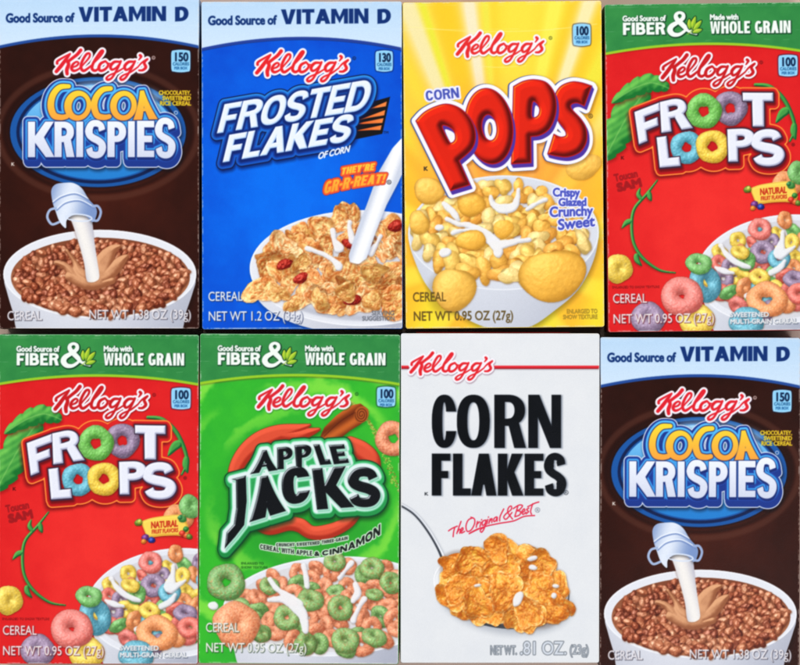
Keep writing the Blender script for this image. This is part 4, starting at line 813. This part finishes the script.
    A.part('loose_ring_picture'); A.ring(226.5, 582.5, 19, (126, 178, 104), tilt=.3, ang=.2, tube=.38, speck=(200, 120, 70), bump=0.28, amb=.62, shadow=.5); A.part('loose_ring_picture'); A.ring(237, 625, 23.5, (252, 166, 118), tilt=.35, ang=.9, tube=.5, speck=(220, 90, 50), bump=0.28, amb=.66, shadow=.5)
    A.part('texture_lettering'); d = A.text('ENLARGED TO', 241.5, 264, 564.5, 2.4, .05); A.text('SHOW TEXTURE', 241.5, 268, 568.5, 2.4, .05, out=d); A.fill(d, (12, 70, 24), .9)
    weight(A, [('CEREAL', 206.6, 239.4, 632.2, 9.6), ('NET WT 0.95 OZ (27g)', 206.6, 307.2, 652.2, 9.6)], (236, 236, 230), (60, 80, 60), .08)
    frame_noise(A); return A

# ================================================================== 6. white box
def art_corn():
    A = Art(400.8, 333.6, 599.4, 662.8, (214, 221, 232)); X, Y = A.X, A.Y; n = BANK[3][:A.ny, :A.nx]
    A.C[:] = mixc((220, 223, 228), (227, 229, 232), n)
    A.part('red_stripe'); d = np.maximum(np.abs(Y - 367.4 + (X - 400) * .001) - 1.7, -(X - 400.8)); A.soft(d, (120, 120, 135), 1, .4, 0, 1)
    d = np.maximum(d, 488 - X); A.fill(d, mixc((226, 40, 52), (150, 18, 30), sstep(366.6, 369, Y))); A.part('red_stripe'); d = np.maximum(np.abs(Y - 367.4) - 1.7, X - 409); A.fill(d, mixc((226, 40, 52), (150, 18, 30), sstep(366.6, 369, Y)))
    maker(A, (408.3, 351.3, 493.4, 380.7), (222, 34, 44), True, None, shade=(130, 90, 110))
    A.part('product_title'); T = A.full()
    for ch, a, b in (('C', 432, 456.4), ('O', 457, 489.4), ('R', 494.4, 524.6), ('N', 528.4, 560.6)): A.letter(ch, [(a, 395), (b, 395), (b, 447.6), (a, 447.6)], 10.0 if ch != 'N' else 9.8, 7.0, out=T)
    for ch, a, b in (('F', 432, 450), ('L', 453.2, 470.4), ('A', 471.4, 496), ('K', 498, 522.4), ('E', 524.8, 543), ('S', 544.4, 565.6)): A.letter(ch, [(a, 453.8), (b, 453.8), (b, 495.2), (a, 495.2)], 8.9, 6.6, out=T)
    T = T - .25; A.soft(T, (110, 120, 135), 1.6, .8, 1.4, .6); A.fill(T, mixc((2, 5, 10), (12, 16, 23), n), aa=1.3)
    A.part('kosher_mark'); A.fill(A.text('K', 424.6, 427.8, 495.2, 3, .2), (50, 54, 60)); A.part('registered_mark'); e = np.abs(A.ell(566, 492.4, 2.1, 2.1)) - .3; A.fill(e, (60, 66, 76)); A.fill(A.text('R', 565, 567, 493.4, 2, .06), (60, 66, 76))
    A.part('script_lettering'); d = A.full(); z = lambda pts: [(440 + x / 7.62, 495 + y / 7.62) for x, y in pts]
    for p in ([(65, 272), (95, 252), (132, 236)], [(112, 248), (104, 280), (100, 316)], [(160, 200), (142, 250), (128, 292)], [(130, 285), (145, 262), (155, 264), (150, 290)], [(158, 280), (175, 262), (172, 248), (160, 262), (162, 288), (188, 276)],
              [(250, 172), (215, 190), (198, 235), (207, 275), (237, 265), (262, 220), (262, 182), (235, 168)], [(285, 200), (276, 245)], [(278, 225), (300, 203)], [(312, 205), (304, 240)], [(316, 188), (317, 186)], [(345, 190), (325, 200), (322, 228), (340, 222), (352, 190), (338, 250), (317, 282), (308, 264), (350, 232)],
              [(364, 185), (356, 220)], [(368, 168), (369, 166)], [(382, 180), (372, 215)], [(374, 205), (395, 178), (394, 208)], [(430, 165), (412, 177), (410, 200), (424, 195), (436, 168), (434, 198)], [(485, 105), (458, 160), (454, 196)],
              [(552, 182), (516, 130), (524, 92), (543, 84), (541, 110), (502, 142), (485, 168), (505, 182), (548, 132)], [(592, 85), (570, 160)], [(558, 102), (600, 76), (628, 80), (608, 108), (585, 118), (612, 124), (606, 150), (570, 164)],
              [(622, 135), (645, 118), (640, 104), (624, 124), (632, 146), (655, 130)], [(676, 98), (660, 110), (674, 125), (655, 142)], [(706, 65), (690, 120), (697, 146)], [(668, 88), (720, 62), (752, 52)], [(222, 293), (330, 243), (450, 215), (560, 196), (640, 162), (720, 155)], [(225, 290), (290, 256), (330, 250)]):
        A.stroke(z(p), .6, out=d)
    A.fill(d, (222, 34, 66)); e = np.abs(A.ell(537.4, 509.8, 2.3, 2.3)) - .25; A.fill(e, (120, 124, 140)); A.fill(A.text('R', 536.4, 538.6, 511, 2.4, .06), (120, 124, 140))
    # spoon and flakes
    A.part('spoon_picture'); sp = A.ell(502, 590, 68, 38, 8, m=30)
    A.soft(A.ell(506, 600, 66, 33, 8, m=30), (120, 128, 142), 7, .5); hd = A.stroke([(398, 503), (414, 513), (428, 530), (440, 551), (450, 575)], [1.9, 1.9, 2.0, 2.2, 4], 8)
    A.soft(hd, (140, 146, 158), 2, .5, 1.5, 1.5); A.fill(hd, (170, 176, 188)); A.fill(A.shift(hd, -.5, .8) + 1.1, (56, 60, 68)); A.fill(A.shift(hd, .8, -.6) + 1.4, (238, 240, 244))
    A.fill(sp, mixc((232, 234, 238), (150, 156, 168), np.clip((Y - 596) / 34, 0, 1))); cr = np.maximum(sp, -A.ell(500, 586.5, 69, 37, 8, m=30)); A.fill(np.maximum(cr, 480 - X), (44, 46, 52), .85)
    A.fill(np.abs(A.ell(500, 587, 66.5, 35.5, 8, m=30)) - .5, (250, 250, 252), .8, add=False)
    A.part('cereal_picture', 'spoon_picture'); pile = A.poly([crom([(430 + x / 5.714, 530 + y / 5.714) for x, y in ((55, 220), (80, 140), (160, 110), (250, 130), (340, 62), (480, 80), (600, 95), (650, 140), (655, 190), (750, 230), (788, 330), (770, 440), (700, 540), (590, 560), (470, 545), (330, 515), (200, 480), (100, 440), (62, 350))], 4, True)], m=10)
    A.soft(pile, (120, 100, 90), 3, .5, .5, 1); A.fill(pile + 3.5, (206, 104, 22)); pts = []
    for t in range(4000):
        x, y = RS.uniform(436, 568), RS.uniform(538, 630); j, i = int((x - A.x0) * S), int((y - A.y0) * S)
        if pile[i, j] > -8.5: continue
        if all((x - a) ** 2 + (y - b) ** 2 > 95 for a, b in pts): pts.append((x, y))
    pts.sort(key=lambda p: p[1] + RS.uniform(-10, 10))
    kw = dict(spec=.2, sp=9, amb=.6, bump=.12, shadow=.5, bank=1)
    for x, y in pts: A.flake(x, y, RS.uniform(12, 17), [(252, 164, 48), (246, 146, 34), (250, 176, 66)][RS.randint(3)], (234, 128, 30), curl=.55, tilt=RS.uniform(-.5, .5), ang=RS.uniform(0, 6.3), rough=.12, asp=RS.uniform(.62, .95), **kw)
    for x, y, r, c in ((470, 557, 15, (253, 172, 52)), (502, 566, 16, (252, 166, 46)), (541, 563, 15, (250, 160, 44)), (460, 588, 16, (250, 158, 48)), (478, 603, 16, (248, 166, 52)), (505, 590, 19, (252, 160, 50)), (543, 590, 18, (250, 158, 46)), (527, 612, 16, (252, 160, 50)), (497, 549, 13, (250, 150, 40))):
        A.flake(x, y, r, c, (232, 124, 30), curl=.42, tilt=RS.uniform(-.35, .35), ang=RS.uniform(0, 6), rough=.13, asp=.9, **kw)
    A.part('milk_picture', 'spoon_picture'); d = A.full()
    for x, y, rx, ry, a in ((532, 558, 5.5, 2.6, -15), (533, 567.5, 4.6, 2.6, 15), (518, 599, 4.4, 8.6, 28), (556, 586, 4, 2.4, 8), (554, 595, 2.6, 3, 0), (478, 585, 4.6, 1.8, -8)): np.minimum(d, A.ell(x, y, rx, ry, a), out=d)
    A.milk(d)
    A.part('net_weight_lettering'); d = A.text('NET WT.', 490.6, 516.8, 654.4, 9.4, .5); A.text('.81 OZ.', 520.6, 566.4, 654.2, 13.4, .9, out=d); A.text('(23g)', 570, 588.8, 654, 9.8, .5, out=d)
    A.fill(d - .1, (104, 112, 122), .85); A.fill(d + .75, (214, 220, 230), .95)
    frame_noise(A, .02); return A
# ================================================================== scene
scn = bpy.context.scene; COL = scn.collection
DEPTH = 0.026

def mat(name, rough=.5, spec=.4, bump=.0, coat=0, color=None, scale=2600):
    m = bpy.data.materials.new(name); m.use_nodes = True; nt = m.node_tree; b = nt.nodes['Principled BSDF']
    b.inputs['Roughness'].default_value = rough; b.inputs['Specular IOR Level'].default_value = spec
    if coat: b.inputs['Coat Weight'].default_value = coat; b.inputs['Coat Roughness'].default_value = .25
    if color is None:
        a = nt.nodes.new('ShaderNodeAttribute'); a.attribute_name = 'Print'; nt.links.new(a.outputs['Color'], b.inputs['Base Color'])
    tc = nt.nodes.new('ShaderNodeTexCoord'); nz = nt.nodes.new('ShaderNodeTexNoise'); nz.inputs['Scale'].default_value = scale; nz.inputs['Detail'].default_value = 4
    nt.links.new(tc.outputs['Object'], nz.inputs['Vector'])
    if color is not None:
        r = nt.nodes.new('ShaderNodeValToRGB'); r.color_ramp.elements[0].color = (*[c * .82 for c in color], 1); r.color_ramp.elements[1].color = (*[min(1, c * 1.12) for c in color], 1)
        nt.links.new(nz.outputs['Fac'], r.inputs['Fac']); nt.links.new(r.outputs['Color'], b.inputs['Base Color'])
    if bump:
        n2 = nt.nodes.new('ShaderNodeTexNoise'); n2.inputs['Scale'].default_value = 28; n2.inputs['Detail'].default_value = 2; nt.links.new(tc.outputs['Object'], n2.inputs['Vector'])
        ad = nt.nodes.new('ShaderNodeMath'); ad.operation = 'MULTIPLY_ADD'; ad.inputs[1].default_value = 6; nt.links.new(n2.outputs['Fac'], ad.inputs[0]); nt.links.new(nz.outputs['Fac'], ad.inputs[2])
        bp = nt.nodes.new('ShaderNodeBump'); bp.inputs['Strength'].default_value = bump; bp.inputs['Distance'].default_value = .00012
        nt.links.new(ad.outputs[0], bp.inputs['Height']); nt.links.new(bp.outputs['Normal'], b.inputs['Normal'])
    return m

M_print = mat('printed_card', .30, .2, .22)
M_side = mat('printed_card_side', .5, .3, .3)

def carton_mesh(art, side, edge, zfun, top=None, bottom=None):
    """folded carton: rounded-corner outline, soft creased front edge, walls down to the table"""
    W, H = (art.x1 - art.x0), (art.y1 - art.y0); r = 2.2; seg = 5; pts = []
    for cx, cy, a0 in ((W / 2 - r, H / 2 - r, 0), (-W / 2 + r, H / 2 - r, 90), (-W / 2 + r, -H / 2 + r, 180), (W / 2 - r, -H / 2 + r, 270)):
        for k in range(seg + 1):
            a = math.radians(a0 + 90 * k / seg); pts.append((cx, cy, math.cos(a), math.sin(a)))
    # subdivide long sides so that they can bow
    ring = []
    for i in range(len(pts)):
        a, b = pts[i], pts[(i + 1) % len(pts)]; ring.append(a)
        if abs(a[0] - b[0]) + abs(a[1] - b[1]) > 20:
            for k in range(1, 12):
                t = k / 12; ring.append(tuple(a[q] + (b[q] - a[q]) * t for q in range(4)))
    prof = [(r - 3.2, 2.6, 0), (r - .5, -.05, 1), (r, .75, 1), (r + .25, 3.0, 2), (r + .5, 24, 2), (r + .3, 60, 2), (r, DEPTH / U - 3, 2), (r - 1.2, DEPTH / U - .2, 2)]
    v = []; c = []; n = len(ring); rnd = np.random.RandomState(int(W * 10 + H))
    for off, dz, kind in prof:
        for (x, y, nx_, ny_) in ring:
            px, py = x + nx_ * off, y + ny_ * off; z0 = zfun(px / W, py / H) - .00006
            t = rnd.rand()
            if kind == 1: col = np.array(edge(px, py)) * (.86 + .2 * t)
            elif kind == 0: col = np.array(side(px, py))
            else: col = np.array(side(px, py)) * (.92 + .12 * t)
            v.append((px * U, py * U, z0 - dz * U if dz < 6 else (DEPTH - dz * U))); c.append(col)
    f = []
    for k in range(len(prof) - 1):
        for i in range(n): j = (i + 1) % n; f.append((k * n + i, (k + 1) * n + i, (k + 1) * n + j, k * n + j))
    f.append(tuple(range(n)));  f.append(tuple(reversed(range((len(prof) - 1) * n, len(prof) * n))))
    me = bpy.data.meshes.new('carton'); me.from_pydata(v, [], f); me.update()
    at = me.color_attributes.new('Print', 'FLOAT_COLOR', 'POINT'); at.data.foreach_set('color', np.concatenate([lin(np.array(c) / 255), np.ones((len(c), 1))], 1).astype(f32).ravel())
    for p in me.polygons: p.use_smooth = len(p.vertices) == 4
    return me

def make_box(art, label, group, side, edge, seed, tilt):
    rnd = np.random.RandomState(seed); a, b, c, d = rnd.uniform(-1, 1, 4)
    def zfun(u, v):
        base = np.maximum(0, 1 - (2 * u) ** 2) * np.maximum(0, 1 - (2 * v) ** 2)
        return DEPTH + .0011 * base + .0004 * (a * u * v * 4 + b * np.sin(3 * u + 2 * v + c)) + tilt * v * .001
    root = bpy.data.objects.new('cereal_box', None); COL.objects.link(root); root['label'] = label; root['category'] = 'cereal box'; root['group'] = group; root.empty_display_size = .02
    cm = carton_mesh(art, side, edge, zfun); cm.materials.append(M_side); o = bpy.data.objects.new('carton', cm); COL.objects.link(o); o.parent = root
    me = contour_mesh('front_panel', art, art.edge, zfun, 0.0, 1); me.materials.append(M_print); o = bpy.data.objects.new('front_panel', me); COL.objects.link(o); o.parent = root
    byname = {}; merged = art.parts
    for k, p in enumerate(merged):
        me = contour_mesh(p['name'], art, p['mask'], zfun, .000005 * (k + 1))
        if me is None: print('EMPTY PART', p['name']); continue
        me.materials.append(M_print); o = bpy.data.objects.new(p['name'], me); COL.objects.link(o); o.parent = byname.get(p['parent'], root); byname[p['name']] = o
    return root

def place(root, cx, cy, rot, sx=1, sy=1, z=0):
    root.location = ((cx - 400) * U, (332.5 - cy) * U, z); root.rotation_euler = (0, 0, math.radians(rot)); root.scale = (sx, sy, 1)

def copy_tree(o, parent=None):
    c = o.copy(); COL.objects.link(c); c.parent = parent
    for ch in list(o.children): copy_tree(ch, c)
    return c

def band(topc, mainc, yl, H): return lambda x, y: topc if y > H / 2 - yl else mainc

G = 'single serving cereal boxes laid in two rows of four'
H = 330
A = art_cocoa(); cocoa = make_box(A, 'x', G, band((150, 185, 220), (44, 16, 10), 46, H), lambda x, y: (205, 220, 238) if y > H / 2 - 40 else (92, 66, 60), 1, .1)
cocoa['label'] = 'dark brown chocolate rice cereal box in the corner left of the blue box'
place(cocoa, 99.1, 163.4, .0)
c2 = copy_tree(cocoa); c2['label'] = 'dark brown chocolate rice cereal box right of the white corn flakes box'; place(c2, 700.0, 503.0, -.18, .9985, 1)
A = art_frosted(); b = make_box(A, 'blue frosted corn flakes cereal box with milk pouring into a bowl', G, band((160, 190, 220), (10, 60, 150), 46, H), lambda x, y: (214, 226, 240) if y > H / 2 - 40 else (70, 120, 200), 2, -.1); place(b, 302.0, 165.3, .15, 1.0, 1.0)
A = art_pops(); b = make_box(A, 'yellow glazed corn puff cereal box with large red bubble lettering', G, lambda x, y: (214, 166, 36), lambda x, y: (246, 222, 120), 3, .2); place(b, 503.6, 164.6, .55, 1, 1)
A = art_froot(); fr = make_box(A, 'x', G, band((36, 100, 52), (150, 22, 22), 46, H), lambda x, y: (128, 190, 140) if y > H / 2 - 40 else (214, 96, 90), 4, 0)
fr['label'] = 'red fruit ring cereal box in the lower row left of the bright green box'; place(fr, 98.4, 499.3, -.15)
f2 = copy_tree(fr); f2['label'] = 'red fruit ring cereal box in the upper row right of the yellow box'; place(f2, 706.6, 167.2, .62, 1, .995)
A = art_apple(); b = make_box(A, 'bright green apple cinnamon ring cereal box with black title lettering', G, band((36, 104, 54), (30, 110, 34), 46, H), lambda x, y: (138, 196, 146) if y > H / 2 - 40 else (110, 190, 100), 5, .1); place(b, 299.3, 499.0, -.3)
A = art_corn(); b = make_box(A, 'white corn flakes cereal box with black title and a spoon of flakes', G, lambda x, y: (196, 202, 212), lambda x, y: (238, 240, 244), 6, 0); place(b, 500.1, 498.2, -.05)
# narrow red strip on the top panel of the white box
stm = bpy.data.meshes.new('top_panel_strip'); x0, x1 = -84 * U, 70 * U; yb = 164.6 * U + .9 * U
stm.from_pydata([(x0, yb + .0002, DEPTH - .0035), (x1, yb + .0002, DEPTH - .0035), (x1, yb + .0003, DEPTH - .016), (x0, yb + .0003, DEPTH - .016), (x0, yb - .0006, DEPTH - .0035), (x1, yb - .0006, DEPTH - .0035), (x1, yb - .0006, DEPTH - .016), (x0, yb - .0006, DEPTH - .016)], [], [(0, 1, 2, 3), (4, 7, 6, 5), (0, 4, 5, 1), (1, 5, 6, 2), (2, 6, 7, 3), (3, 7, 4, 0)])
so = bpy.data.objects.new('top_panel_strip', stm); COL.objects.link(so); so.parent = b; stm.materials.append(mat('red_card', .5, .3, 0, color=(.5, .02, .03)))

# the surface they lie on
tm = bpy.data.meshes.new('ground'); s_ = 1.6; N = 16
vs = [((i / N - .5) * 2 * s_, (j / N - .5) * 2 * s_, 0) for j in range(N + 1) for i in range(N + 1)]
tm.from_pydata(vs, [], [(j * (N + 1) + i, j * (N + 1) + i + 1, (j + 1) * (N + 1) + i + 1, (j + 1) * (N + 1) + i) for j in range(N) for i in range(N)])
tm.materials.append(mat('beige_surface', .6, .3, .3, color=(.60, .44, .36), scale=60)); t = bpy.data.objects.new('ground', tm); COL.objects.link(t); t['kind'] = 'structure'

# camera straight above
cd = bpy.data.cameras.new('Camera'); cam = bpy.data.objects.new('Camera', cd); COL.objects.link(cam); scn.camera = cam
dist = 1.25; cam.location = (0, 0, DEPTH + dist); cam.rotation_euler = (0, 0, 0); cd.sensor_width = 36; cd.lens = 36 * dist / (800 * U); cd.clip_start = .05; cd.clip_end = 20

# light: bright soft daylight room light from above and from beyond the top edge
w = bpy.data.worlds.new('World'); scn.world = w; w.use_nodes = True; bg = w.node_tree.nodes['Background']; bg.inputs['Color'].default_value = (.97, .98, 1, 1); bg.inputs['Strength'].default_value = WS = .2
def area(name, loc, size, power, col):
    l = bpy.data.lights.new(name, 'AREA'); l.shape = 'RECTANGLE'; l.size, l.size_y = size; l.energy = power; l.color = col
    o = bpy.data.objects.new(name, l); COL.objects.link(o); o.location = loc; o.rotation_euler = (-Vector(loc)).to_track_quat('-Z', 'Y').to_euler(); return o
area('window_light', (-.5, 2.1, 1.9), (1.6, 1.2), 71, (1, .985, .96))
area('room_light', (.55, -1.25, 2.1), (1.5, 1.1), 33, (.96, .975, 1))
scn.view_settings.view_transform = 'Standard'; scn.view_settings.look = 'None'; scn.view_settings.exposure = 0; scn.view_settings.gamma = 1
scn.cycles.max_bounces = 6
